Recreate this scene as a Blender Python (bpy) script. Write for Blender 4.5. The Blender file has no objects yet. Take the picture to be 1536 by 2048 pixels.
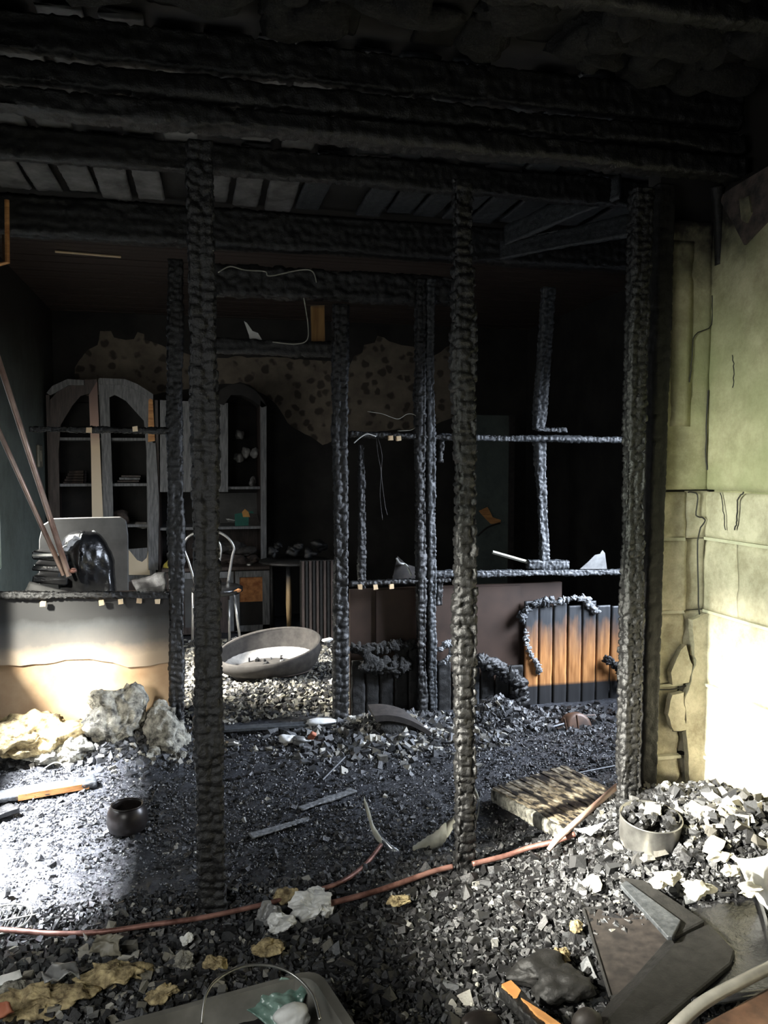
import bpy, bmesh, math, random
import numpy as np
from mathutils import Vector, Matrix, Euler

random.seed(7); RNG = np.random.RandomState(7)
SC = bpy.context.scene; COL = SC.collection

# ------------------------------------------------------------------ camera
CAM_H, YAW, PITCH, F = 1.55, math.radians(13.0), math.radians(3.4), 1600.0
cam_d = bpy.data.cameras.new('camera'); cam = bpy.data.objects.new('camera', cam_d); COL.objects.link(cam)
cam.location = (0, 0, CAM_H); cam.rotation_euler = (math.radians(90) - PITCH, 0, -YAW)
cam_d.sensor_fit = 'VERTICAL'; cam_d.sensor_height = 36.0; cam_d.lens = F / 2048 * 36.0
cam_d.clip_start = 0.05; cam_d.clip_end = 60
SC.camera = cam
CR = Euler(cam.rotation_euler).to_matrix()
def G(px, py, X=None, Y=None, Z=None):
    """point of the room seen at a pixel of the photograph, on a plane X, Y or Z"""
    d = CR @ Vector(((px - 768) / F, (1024 - py) / F, -1.0))
    if Y is not None: t = Y / d.y
    elif X is not None: t = X / d.x
    else: t = (Z - CAM_H) / d.z
    return Vector((d.x * t, d.y * t, CAM_H + d.z * t))

# ------------------------------------------------------------------ world, exposure, lights
w = bpy.data.worlds.new('world'); SC.world = w; w.use_nodes = True
w.node_tree.nodes['Background'].inputs[0].default_value = (0.75, 0.85, 1.0, 1)
w.node_tree.nodes['Background'].inputs[1].default_value = 1.0
SC.view_settings.view_transform = 'Standard'; SC.view_settings.look = 'None'
SC.view_settings.gamma = 1.0; SC.view_settings.use_curve_mapping = False
SC.view_settings.exposure = 0.0

def aimed_light(name, loc, aim, sx, sy, power, col, spread):
    d = bpy.data.lights.new(name, 'AREA'); d.shape = 'RECTANGLE'; d.size = sx; d.size_y = sy
    d.energy = power; d.color = col; d.spread = math.radians(spread)
    o = bpy.data.objects.new(name, d); COL.objects.link(o); o.location = loc
    o.rotation_euler = (Vector(aim) - Vector(loc)).to_track_quat('-Z', 'Y').to_euler()
    return o
# daylight through the windows: front left, middle left, back left, right; plus added front fills
aimed_light('daylight_front', (-2.6, 1.25, 2.65), (0.6, 2.1, 1.0), 0.32, 0.4, 1700, (1.0, 0.97, 0.86), 100)
aimed_light('fill_front_soft', (-1.25, 0.45, 1.5), (-0.1, 2.4, 0.1), 1.1, 1.0, 15, (0.97, 0.98, 0.95), 120)  # added fill lamp, brightens the left foreground
aimed_light('fill_front_wall', (-1.25, 1.02, 1.6), (2.0, 2.62, 1.32), 0.6, 0.8, 5.5, (0.93, 1.0, 0.83), 25)  # added narrow fill for the right wall above the beam
aimed_light('fill_front_low', (-1.22, 0.9, 1.6), (-0.48, 4.6, 0.24), 0.3, 0.3, 1.0, (1.0, 0.95, 0.85), 16)  # added narrow fill aimed at the low left wall
aimed_light('daylight_middle', (-2.4, 3.40, 3.1), (-0.8, 3.42, 0.6), 0.4, 0.4, 1400, (0.90, 0.93, 1.0), 80)
aimed_light('daylight_back', (-2.3, 5.4, 2.75), (0.4, 5.6, 0.0), 0.6, 0.6, 520, (1.0, 0.97, 0.9), 100)
aimed_light('daylight_back_soft', (-1.22, 5.35, 1.5), (-0.2, 7.4, 1.0), 0.8, 1.0, 3.6, (1.0, 0.97, 0.9), 110)
aimed_light('daylight_right', (3.3, 3.8, 1.6), (1.4, 4.5, 0.4), 0.8, 1.1, 62, (0.76, 0.85, 1.0), 75)

# ------------------------------------------------------------------ materials
def nt(name):
    m = bpy.data.materials.new(name); m.use_nodes = True
    t = m.node_tree; b = t.nodes['Principled BSDF']
    return m, t, b
def ramp(t, fac, stops):
    r = t.nodes.new('ShaderNodeValToRGB'); e = r.color_ramp.elements
    while len(e) < len(stops): e.new(0.5)
    for k, (p, c) in enumerate(stops):
        e[k].position = p; e[k].color = (c[0], c[1], c[2], 1)
    t.links.new(fac, r.inputs[0]); return r.outputs[0]
def noise(t, scale, detail=4, coord='Object', rough=0.6, stretch=None, w=None):
    tc = t.nodes.new('ShaderNodeTexCoord'); n = t.nodes.new('ShaderNodeTexNoise')
    n.inputs['Scale'].default_value = scale; n.inputs['Detail'].default_value = detail; n.inputs['Roughness'].default_value = rough
    src = t.nodes.new('ShaderNodeNewGeometry').outputs['Position'] if coord == 'World' else tc.outputs[coord]
    if stretch:
        mp = t.nodes.new('ShaderNodeMapping'); mp.inputs['Scale'].default_value = stretch
        t.links.new(src, mp.inputs[0]); src = mp.outputs[0]
    t.links.new(src, n.inputs['Vector']); return n.outputs['Fac']
def bump(t, b, fac, strength, dist=0.01, prev=None):
    bp = t.nodes.new('ShaderNodeBump'); bp.inputs['Strength'].default_value = strength; bp.inputs['Distance'].default_value = dist
    t.links.new(fac, bp.inputs['Height'])
    if prev is not None: t.links.new(prev, bp.inputs['Normal'])
    t.links.new(bp.outputs[0], b.inputs['Normal']); return bp.outputs[0]
def posz(t):
    g = t.nodes.new('ShaderNodeNewGeometry'); s = t.nodes.new('ShaderNodeSeparateXYZ')
    t.links.new(g.outputs['Position'], s.inputs[0]); return s.outputs
def math_(t, op, a, b=None, clamp=False):
    n = t.nodes.new('ShaderNodeMath'); n.operation = op; n.use_clamp = clamp
    for k, x in enumerate((a, b)):
        if x is None: continue
        if isinstance(x, (int, float)): n.inputs[k].default_value = x
        else: t.links.new(x, n.inputs[k])
    return n.outputs[0]
def mixc(t, fac, a, b):
    n = t.nodes.new('ShaderNodeMix'); n.data_type = 'RGBA'
    if isinstance(fac, (int, float)): n.inputs[0].default_value = fac
    else: t.links.new(fac, n.inputs[0])
    for k, x in ((6, a), (7, b)):
        if isinstance(x, tuple): n.inputs[k].default_value = (*x[:3], 1)
        else: t.links.new(x, n.inputs[k])
    return n.outputs[2]
def basic(name, c1, c2, scale=20, rough=0.6, bstr=0.3, bdist=0.004, metal=0.0, stretch=None, spec=0.5, detail=5, coord='Object'):
    m, t, b = nt(name)
    n = noise(t, scale, detail, stretch=stretch, coord=coord)
    t.links.new(ramp(t, n, [(0.35, c1), (0.65, c2)]), b.inputs['Base Color'])
    b.inputs['Roughness'].default_value = rough; b.inputs['Metallic'].default_value = metal
    b.inputs['Specular IOR Level'].default_value = spec
    if bstr: bump(t, b, noise(t, scale * 3, 5, stretch=stretch, coord=coord), bstr, bdist)
    return m
M = {}
M['char'] = basic('charred_wood', (0.004, 0.004, 0.004), (0.012, 0.0118, 0.0115), 60, 0.45, 0.6, 0.005, spec=0.6)
M['char_matte'] = basic('charred_wood_matte', (0.006, 0.006, 0.0055), (0.016, 0.015, 0.014), 40, 0.6, 0.5, 0.004, spec=0.4)
M['char_grey'] = basic('charred_wood_grey', (0.018, 0.021, 0.024), (0.06, 0.064, 0.068), 50, 0.5, 0.5, 0.004, spec=0.6)
M['soot'] = basic('sooty_plaster', (0.010, 0.009, 0.008), (0.028, 0.026, 0.023), 4, 0.75, 0.4, 0.004)
M['ceil_board'] = basic('smoked_ceiling_board', (0.030, 0.021, 0.018), (0.065, 0.046, 0.038), 9, 0.55, 0.3, 0.002, stretch=(0.6, 12, 12))
M['ceil_lit'] = basic('lit_ceiling_board', (0.06, 0.058, 0.055), (0.17, 0.165, 0.16), 9, 0.6, 0.5, 0.004, stretch=(1, 1, 1))  # paler ceiling boards at the left, daylight put into their colour
M['wool'] = basic('sooty_mineral_wool', (0.008, 0.0075, 0.007), (0.022, 0.021, 0.018), 30, 0.9, 0.8, 0.02)
M['insul'] = basic('scorched_insulation', (0.03, 0.028, 0.024), (0.50, 0.48, 0.40), 22, 0.9, 0.9, 0.02, detail=8)
M['insul_tan'] = basic('tan_insulation', (0.08, 0.055, 0.025), (0.62, 0.50, 0.27), 26, 0.9, 0.8, 0.01, detail=8)
M['plaster_pale'] = basic('pale_plaster', (0.40, 0.38, 0.31), (0.75, 0.72, 0.60), 14, 0.85, 0.4, 0.006)
M['box_grey'] = basic('sooty_grey_box_plastic', (0.12, 0.115, 0.10), (0.26, 0.25, 0.22), 5, 0.3, 0.15, 0.002)
M['plastic_grey'] = basic('grey_burnt_plastic', (0.10, 0.10, 0.10), (0.30, 0.30, 0.29), 6, 0.35, 0.2, 0.003)
M['steel'] = basic('tarnished_steel', (0.24, 0.235, 0.22), (0.5, 0.49, 0.46), 12, 0.36, 0.15, 0.002, metal=0.9)
M['chrome'] = basic('bright_metal_tube', (0.55, 0.54, 0.52), (0.8, 0.78, 0.74), 12, 0.28, 0.05, 0.001, metal=0.8)
M['bronze'] = basic('dark_bronze_glaze', (0.014, 0.012, 0.011), (0.03, 0.024, 0.022), 12, 0.32, 0.1, 0.002, metal=0.3)
M['copper'] = basic('burnt_copper_pipe', (0.10, 0.04, 0.03), (0.40, 0.21, 0.17), 16, 0.45, 0.3, 0.002, metal=0.45)
M['copper_pale'] = basic('pale_copper_pipe', (0.50, 0.30, 0.23), (0.85, 0.66, 0.56), 6, 0.4, 0.2, 0.002, metal=0.4)
M['black_plastic'] = basic('melted_black_plastic', (0.008, 0.008, 0.009), (0.02, 0.02, 0.02), 10, 0.22, 0.3, 0.01, spec=0.7)
M['dark_board'] = basic('sooty_fibreboard', (0.012, 0.010, 0.009), (0.034, 0.028, 0.024), 30, 0.6, 0.3, 0.002)
M['raw_wood'] = basic('unburnt_wood', (0.42, 0.17, 0.05), (0.70, 0.36, 0.13), 7, 0.55, 0.3, 0.002, stretch=(1, 1, 6))
M['raw_pale'] = basic('pale_unburnt_wood', (0.60, 0.42, 0.24), (0.85, 0.66, 0.42), 7, 0.5, 0.2, 0.002)
M['cab_grey'] = basic('ash_grey_cabinet_wood', (0.10, 0.105, 0.11), (0.24, 0.245, 0.25), 8, 0.55, 0.3, 0.002, stretch=(8, 8, 1))
M['cab_dark'] = basic('smoked_cabinet_wood', (0.035, 0.025, 0.022), (0.08, 0.06, 0.052), 8, 0.5, 0.2, 0.002, stretch=(8, 8, 1))
M['cab_black'] = basic('black_cabinet_inside', (0.006, 0.006, 0.006), (0.018, 0.016, 0.014), 8, 0.7, 0.2, 0.002)
M['burl'] = basic('burl_veneer', (0.30, 0.10, 0.03), (0.62, 0.28, 0.10), 22, 0.4, 0.1, 0.001, detail=8)
M['fabric'] = basic('sooty_grey_fabric', (0.032, 0.029, 0.026), (0.06, 0.054, 0.048), 18, 0.85, 0.3, 0.002)
M['fabric_pale'] = basic('pale_lining_fabric', (0.36, 0.34, 0.31), (0.62, 0.60, 0.56), 14, 0.85, 0.4, 0.003)
M['fabric_dark'] = basic('scorched_cloth', (0.03, 0.026, 0.025), (0.12, 0.09, 0.075), 16, 0.85, 0.6, 0.006)
M['film'] = basic('crumpled_pale_film', (0.50, 0.50, 0.48), (0.88, 0.88, 0.86), 16, 0.3, 0.4, 0.004)
M['green_film'] = basic('sea_green_film', (0.08, 0.15, 0.12), (0.30, 0.42, 0.36), 10, 0.25, 0.5, 0.006)
M['strip'] = basic('curled_plastic_strip', (0.28, 0.28, 0.23), (0.46, 0.45, 0.38), 9, 0.5, 0.3, 0.003)
M['paint_wall'] = None
M['beige'] = basic('smoked_beige_plastic', (0.13, 0.12, 0.09), (0.26, 0.24, 0.18), 12, 0.5, 0.1, 0.001)
M['white'] = basic('chalky_white', (0.6, 0.6, 0.57), (0.85, 0.85, 0.82), 14, 0.6, 0.2, 0.002)
M['green_card'] = basic('green_card', (0.01, 0.10, 0.075), (0.02, 0.15, 0.11), 10, 0.4, 0.1, 0.001)
M['orange_print'] = basic('orange_print', (0.45, 0.20, 0.05), (0.6, 0.33, 0.08), 10, 0.5, 0.1, 0.001)
M['yellow'] = basic('yellow_plastic', (0.55, 0.45, 0.06), (0.85, 0.75, 0.22), 9, 0.4, 0.1, 0.001)
M['terracotta'] = basic('red_clay_piece', (0.28, 0.08, 0.04), (0.42, 0.15, 0.08), 9, 0.7, 0.1, 0.001)
M['rusty'] = basic('brown_burnt_metal', (0.04, 0.022, 0.014), (0.11, 0.058, 0.034), 12, 0.5, 0.3, 0.003, metal=0.2)
M['grey_paint'] = basic('grey_painted_board', (0.05, 0.05, 0.049), (0.09, 0.09, 0.087), 5, 0.45, 0.2, 0.002)
M['silver'] = basic('silver_strip', (0.4, 0.42, 0.45), (0.7, 0.72, 0.75), 30, 0.3, 0.2, 0.002, metal=0.8)

def chunk_mat(name, stops, rough=0.45, spec=0.6):
    m, t, b = nt(name)
    g = t.nodes.new('ShaderNodeNewGeometry')
    c = ramp(t, g.outputs['Random Per Island'], stops)
    n = noise(t, 70, 4, coord='World')
    c2 = mixc(t, math_(t, 'MULTIPLY', n, 0.5), c, (0.012, 0.012, 0.012))
    t.links.new(c2, b.inputs['Base Color'])
    b.inputs['Roughness'].default_value = rough; b.inputs['Specular IOR Level'].default_value = spec
    bump(t, b, noise(t, 150, 6, coord='World', rough=0.65), 0.55, 0.005)
    return m
K1 = (0.008, 0.008, 0.009); K2 = (0.03, 0.031, 0.033); K3 = (0.12, 0.125, 0.13); K4 = (0.5, 0.48, 0.42); K5 = (0.8, 0.78, 0.72)
M['chunk_black'] = chunk_mat('charcoal_chunks', [(0, K1), (0.65, (0.016, 0.016, 0.0165)), (0.86, (0.04, 0.04, 0.043)), (0.975, K3), (0.994, K4)], 0.36, 0.6)
M['chunk_fine'] = chunk_mat('fine_char_grit', [(0, K1), (0.5, (0.02, 0.02, 0.022)), (0.85, (0.05, 0.052, 0.058)), (0.96, K3), (0.992, K4)], 0.28, 0.8)
M['chunk_pale'] = chunk_mat('pale_rubble', [(0, K1), (0.35, K2), (0.5, (0.12, 0.11, 0.09)), (0.7, (0.34, 0.32, 0.25)), (0.9, K4), (1, K5)], 0.7)
M['chunk_mixed'] = chunk_mat('mixed_rubble', [(0, K1), (0.55, K2), (0.72, K3), (0.90, (0.25, 0.23, 0.18)), (0.98, K4)], 0.5)

# floor: char dust
m, t, b = nt('char_dust_floor')
n = noise(t, 26, 8, coord='World'); n2 = noise(t, 1.6, 3, coord='World')
c = ramp(t, n, [(0.3, (0.008, 0.008, 0.009)), (0.55, (0.030, 0.031, 0.034)), (0.75, (0.10, 0.102, 0.11))])
c = mixc(t, ramp(t, n2, [(0.45, (0, 0, 0)), (0.7, (0.5, 0.5, 0.5))]), c, (0.060, 0.066, 0.08))
t.links.new(c, b.inputs['Base Color']); b.inputs['Roughness'].default_value = 0.42; b.inputs['Specular IOR Level'].default_value = 0.5
bn = bump(t, b, noise(t, 60, 6, coord='World'), 0.9, 0.012)
M['floor'] = m

# greenish plaster/aerated concrete with soot stain near the ceiling
def plaster(name, base, dark, soot_z, soot_w, bstr=0.35, green=(0.30, 0.32, 0.17), grn=0.5):
    m, t, b = nt(name)
    z = posz(t)[2]
    n = noise(t, 6.5, 12, coord='World', rough=0.78)
    c = ramp(t, n, [(0.38, dark), (0.60, base)])
    g = noise(t, 1.7, 3, coord='World')
    c = mixc(t, ramp(t, g, [(0.45, (0, 0, 0)), (0.65, (grn,) * 3)]), c, green)
    s = math_(t, 'ADD', z, math_(t, 'MULTIPLY', math_(t, 'SUBTRACT', noise(t, 2.6, 6, coord='World'), 0.5), 0.9))
    f = math_(t, 'DIVIDE', math_(t, 'SUBTRACT', s, soot_z), soot_w, clamp=True)
    c = mixc(t, f, c, (0.022, 0.018, 0.014))
    t.links.new(c, b.inputs['Base Color']); b.inputs['Roughness'].default_value = 0.85
    bump(t, b, noise(t, 22, 8, coord='World'), bstr, 0.01)
    return m
M['plaster'] = plaster('yellowish_plaster', (0.44, 0.41, 0.27), (0.25, 0.23, 0.14), 2.30, 0.16, green=(0.25, 0.27, 0.14), grn=0.7)
M['block'] = plaster('pale_concrete_block', (0.56, 0.52, 0.40), (0.30, 0.27, 0.19), 2.25, 0.3, 0.6, green=(0.30, 0.29, 0.19), grn=0.35)
M['mortar'] = plaster('pale_mortar', (0.62, 0.60, 0.48), (0.42, 0.40, 0.31), 2.4, 0.3, 0.5)
M['wall_green'] = plaster('grey_green_painted_wall', (0.115, 0.14, 0.125), (0.075, 0.092, 0.082), 1.75, 0.9, 0.1, green=(0.10, 0.12, 0.11), grn=0.3)

# spotted wallpaper on the back wall
m, t, b = nt('spotted_wallpaper')
tc = t.nodes.new('ShaderNodeNewGeometry')
v = t.nodes.new('ShaderNodeTexVoronoi'); v.inputs['Scale'].default_value = 8.5; v.inputs['Randomness'].default_value = 1.0
dn = t.nodes.new('ShaderNodeTexNoise'); dn.inputs['Scale'].default_value = 9
ad = t.nodes.new('ShaderNodeMixRGB'); ad.blend_type = 'ADD'; ad.inputs[0].default_value = 0.10
t.links.new(tc.outputs['Position'], dn.inputs['Vector']); t.links.new(tc.outputs['Position'], ad.inputs[1]); t.links.new(dn.outputs['Color'], ad.inputs[2])
t.links.new(ad.outputs[0], v.inputs['Vector'])
spot = ramp(t, v.outputs['Distance'], [(0.27, (0.9, 0.9, 0.9)), (0.40, (0, 0, 0))])
n = noise(t, 5, 5, coord='World')
c = ramp(t, n, [(0.3, (0.12, 0.098, 0.076)), (0.7, (0.24, 0.205, 0.155))])
c = mixc(t, spot, c, (0.045, 0.036, 0.028))
t.links.new(c, b.inputs['Base Color']); b.inputs['Roughness'].default_value = 0.8
M['wallpaper'] = m

# planks with a bare wood band under a charred top; dark foot is painted sill shadow
def scorched(name, lo, hi, wood1, wood2, soft=0.10, amp=0.25):
    m, t, b = nt(name)
    z = posz(t)[2]
    n1 = noise(t, 7, 6, coord='World', stretch=(1.6, 1.6, 0.35)); n2 = noise(t, 5, 6, coord='World', stretch=(9, 9, 0.7))
    wood = ramp(t, n2, [(0.3, wood1), (0.7, wood2)])
    zz = math_(t, 'ADD', z, math_(t, 'MULTIPLY', math_(t, 'SUBTRACT', n1, 0.5), amp))
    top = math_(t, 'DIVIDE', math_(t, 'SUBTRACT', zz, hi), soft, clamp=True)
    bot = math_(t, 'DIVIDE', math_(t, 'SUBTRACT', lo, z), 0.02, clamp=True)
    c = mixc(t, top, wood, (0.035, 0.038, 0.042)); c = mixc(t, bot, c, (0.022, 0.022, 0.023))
    t.links.new(c, b.inputs['Base Color']); b.inputs['Roughness'].default_value = 0.5
    bump(t, b, n2, 0.3, 0.004)
    return m
M['plank_scorched_shaded'] = scorched('half_burnt_shaded_plank', 0.165, 0.31, (0.26, 0.10, 0.03), (0.58, 0.28, 0.10), 0.26, 0.40)
M['panel_lower'] = scorched('scorched_wall_sheet', -1, 0.62, (0.40, 0.27, 0.16), (0.66, 0.50, 0.33), 0.12, 0.1)
# fibreboard on the low wall: bare brown below, soot grey above
m, t, b = nt('smoked_wall_sheet')
z = posz(t)
n1 = noise(t, 4, 6, coord='World')
f = math_(t, 'DIVIDE', math_(t, 'SUBTRACT', math_(t, 'ADD', z[2], math_(t, 'MULTIPLY', n1, 0.16)), 0.56), 0.22, clamp=True)
c = ramp(t, f, [(0, (0.42, 0.33, 0.24)), (0.4, (0.13, 0.12, 0.11)), (0.8, (0.07, 0.072, 0.073)), (1, (0.03, 0.03, 0.03))])
t.links.new(c, b.inputs['Base Color']); b.inputs['Roughness'].default_value = 0.5
M['sheet_upper'] = m
M['sheet_lower'] = basic('brown_peeled_sheet', (0.40, 0.25, 0.14), (0.60, 0.44, 0.28), 3, 0.42, 0.15, 0.004)
M['sheet_brown'] = basic('dark_brown_sheet', (0.026, 0.015, 0.010), (0.055, 0.032, 0.022), 3, 0.5, 0.1, 0.003)
# cabinet stile: smoked above, window light painted pale below
m, t, b = nt('smoked_lit_stile')
z = posz(t)[2]
c = ramp(t, math_(t, 'DIVIDE', math_(t, 'SUBTRACT', z, 1.1), 1.2, clamp=True), [(0.0, (0.85, 0.72, 0.52)), (0.50, (0.75, 0.55, 0.33)), (0.60, (0.42, 0.22, 0.14)), (0.9, (0.20, 0.12, 0.10))])
t.links.new(c, b.inputs['Base Color']); b.inputs['Roughness'].default_value = 0.35
M['stile_lit'] = m
# burnt ribbed board
m, t, b = nt('burnt_ribbed_board')
n1 = noise(t, 16, 8, coord='World', stretch=(2.0, 0.8, 1)); 
c = ramp(t, n1, [(0.44, (0.012, 0.011, 0.010)), (0.54, (0.22, 0.18, 0.12)), (0.68, (0.62, 0.56, 0.43))])
t.links.new(c, b.inputs['Base Color']); b.inputs['Roughness'].default_value = 0.5
M['ribbed'] = m

# ------------------------------------------------------------------ mesh helpers
def tag(o, label=None, cat=None, group=None, kind=None):
    if label: o['label'] = label
    if cat: o['category'] = cat
    if group: o['group'] = group
    if kind: o['kind'] = kind
    return o
def mesh_np(name, V, Fc, smooth=False):
    me = bpy.data.meshes.new(name)
    V = np.asarray(V, dtype=np.float32)
    if isinstance(Fc, np.ndarray):
        k = Fc.shape[1]; nf = len(Fc)
        me.vertices.add(len(V)); me.vertices.foreach_set('co', V.ravel())
        me.loops.add(nf * k); me.loops.foreach_set('vertex_index', Fc.astype(np.int32).ravel())
        me.polygons.add(nf); me.polygons.foreach_set('loop_start', np.arange(0, nf * k, k, dtype=np.int32))
        me.update(calc_edges=True)
    else:
        me.from_pydata([tuple(x) for x in V], [], [tuple(int(i) for i in f) for f in Fc])
    me.polygons.foreach_set('use_smooth', np.full(len(me.polygons), bool(smooth)))
    me.update(); return me
def place(name, V, Fc, mat, parent=None, smooth=False):
    """one mesh object; vertices are given in room coordinates"""
    V = np.asarray(V, dtype=np.float64).copy()
    o = bpy.data.objects.new(name, None) if False else None
    if parent is None:
        base = np.array([(V[:, 0].min() + V[:, 0].max()) / 2, (V[:, 1].min() + V[:, 1].max()) / 2, V[:, 2].min()])
        org = base
    else:
        wp = Vector((0, 0, 0)); q = parent
        while q is not None: wp = wp + q.location; q = q.parent
        org = np.array(wp)
    me = mesh_np(name, V - org, Fc, smooth)
    o = bpy.data.objects.new(name, me); COL.objects.link(o)
    me.materials.append(M[mat] if isinstance(mat, str) else mat)
    if parent is None: o.location = tuple(org)
    else: o.parent = parent
    return o
def thing(name, loc, label, cat, group=None):
    o = bpy.data.objects.new(name, None); COL.objects.link(o); o.location = tuple(loc); o.empty_display_size = 0.05
    return tag(o, label, cat, group)
class MB:
    def __init__(s): s.V = []; s.F = []
    def add(s, V, Fc):
        k = len(s.V); s.V.extend([tuple(v) for v in V]); s.F.extend([tuple(int(i) + k for i in f) for f in Fc]); return s
    def box(s, c, size, rot=None, jit=0.0):
        V = []
        for x in (-.5, .5):
            for y in (-.5, .5):
                for z in (-.5, .5):
                    v = Vector((x * size[0], y * size[1], z * size[2])) + Vector([random.uniform(-jit, jit) for _ in range(3)])
                    if rot is not None: v = rot @ v
                    V.append(v + Vector(c))
        return s.add(V, [(0, 1, 3, 2), (4, 6, 7, 5), (0, 4, 5, 1), (2, 3, 7, 6), (0, 2, 6, 4), (1, 5, 7, 3)])
    def bx(s, x0, x1, y0, y1, z0, z1, jit=0):
        return s.box(((x0 + x1) / 2, (y0 + y1) / 2, (z0 + z1) / 2), (x1 - x0, y1 - y0, z1 - z0), jit=jit)
    def tube(s, pts, r, n=8, cap=True):
        pts = [Vector(p) for p in pts]; rr = r if isinstance(r, (list, tuple)) else [r] * len(pts)
        k = len(s.V); prev = None
        for i, p in enumerate(pts):
            tdir = (pts[min(i + 1, len(pts) - 1)] - pts[max(i - 1, 0)]).normalized()
            if prev is None:
                up = Vector((0, 0, 1)) if abs(tdir.z) < 0.9 else Vector((1, 0, 0))
                a = tdir.cross(up).normalized()
            else: a = (prev - tdir * prev.dot(tdir)).normalized()
            prev = a; bb = tdir.cross(a)
            for j in range(n):
                th = 2 * math.pi * j / n
                s.V.append(tuple(p + (a * math.cos(th) + bb * math.sin(th)) * rr[i]))
        for i in range(len(pts) - 1):
            for j in range(n):
                s.F.append((k + i * n + j, k + i * n + (j + 1) % n, k + (i + 1) * n + (j + 1) % n, k + (i + 1) * n + j))
        if cap:
            s.F.append(tuple(k + j for j in range(n))[::-1]); s.F.append(tuple(k + (len(pts) - 1) * n + j for j in range(n)))
        return s
    def lathe(s, c, prof, n=40, sx=1, sy=1, rot=None, closed=False):
        k = len(s.V); c = Vector(c)
        for (r, z) in prof:
            for j in range(n):
                th = 2 * math.pi * j / n
                v = Vector((r * sx * math.cos(th), r * sy * math.sin(th), z))
                if rot is not None: v = rot @ v
                s.V.append(tuple(c + v))
        m_ = len(prof)
        for i in range(m_ - 1):
            for j in range(n):
                s.F.append((k + i * n + j, k + i * n + (j + 1) % n, k + (i + 1) * n + (j + 1) % n, k + (i + 1) * n + j))
        s.F.append(tuple(k + j for j in range(n))[::-1])
        s.F.append(tuple(k + (m_ - 1) * n + j for j in range(n)))
        return s
    def prism(s, pts, off):
        """polygon pts extruded by off"""
        pts = [Vector(p) for p in pts]; off = Vector(off); n = len(pts)
        V = pts + [p + off for p in pts]
        Fc = [tuple(range(n)), tuple(range(2 * n - 1, n - 1, -1))] + [(i, i + n, (i + 1) % n + n, (i + 1) % n) for i in range(n)]
        return s.add(V, Fc)
    def build(s, name, mat, parent=None, smooth=False, bevel=0):
        o = place(name, np.array(s.V), s.F, mat, parent, smooth)
        if bevel:
            bm = bmesh.new(); bm.from_mesh(o.data)
            bmesh.ops.bevel(bm, geom=bm.edges[:], offset=bevel, segments=1, affect='EDGES')
            bmesh.ops.recalc_face_normals(bm, faces=bm.faces[:]); bm.to_mesh(o.data); bm.free()
        return o
def sn(x, y, z=0.0, seed=0, octaves=4, f=1.0):
    """cheap smooth noise, about -1..1"""
    r = np.random.RandomState(seed); out = 0; a = 1.0; tot = 0
    for o in range(octaves):
        for k in range(3):
            d = r.normal(size=3); d /= np.linalg.norm(d); ph = r.uniform(0, 6.28)
            ff = f * (1.9 ** o) * (0.8 + 0.5 * r.rand())
            out = out + a * np.sin(ff * (d[0] * x + d[1] * y + d[2] * z) + ph)
        tot += a * 1.7; a *= 0.55
    return out / tot
def hsh(i, j, seed, k):
    h = np.sin(i * 127.1 + j * 311.7 + seed * 74.7 + k * 19.19) * 43758.5453
    return h - np.floor(h)
def cells(u, v, seed, period=None):
    iu = np.floor(u); iv = np.floor(v)
    F1 = np.full(u.shape, 9.0); F2 = np.full(u.shape, 9.0); idr = np.zeros(u.shape)
    for di in (-1, 0, 1):
        for dj in (-1, 0, 1):
            ci = iu + di; cj = iv + dj
            hi = np.mod(ci, period) if period else ci
            px = ci + 0.5 + (hsh(hi, cj, seed, 1) - .5) * 0.55 + 0.5 * np.mod(cj, 2) * 0; py = cj + 0.5 + (hsh(hi, cj, seed, 2) - .5) * 0.75
            d = (np.abs(u - px) ** 3 + np.abs(v - py) ** 3) ** (1 / 3)
            nr = hsh(hi, cj, seed, 3)
            c = d < F1
            F2 = np.where(c, F1, np.minimum(F2, d)); idr = np.where(c, nr, idr); F1 = np.where(c, d, F1)
    return F1, F2, idr
CS = [0]
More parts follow.
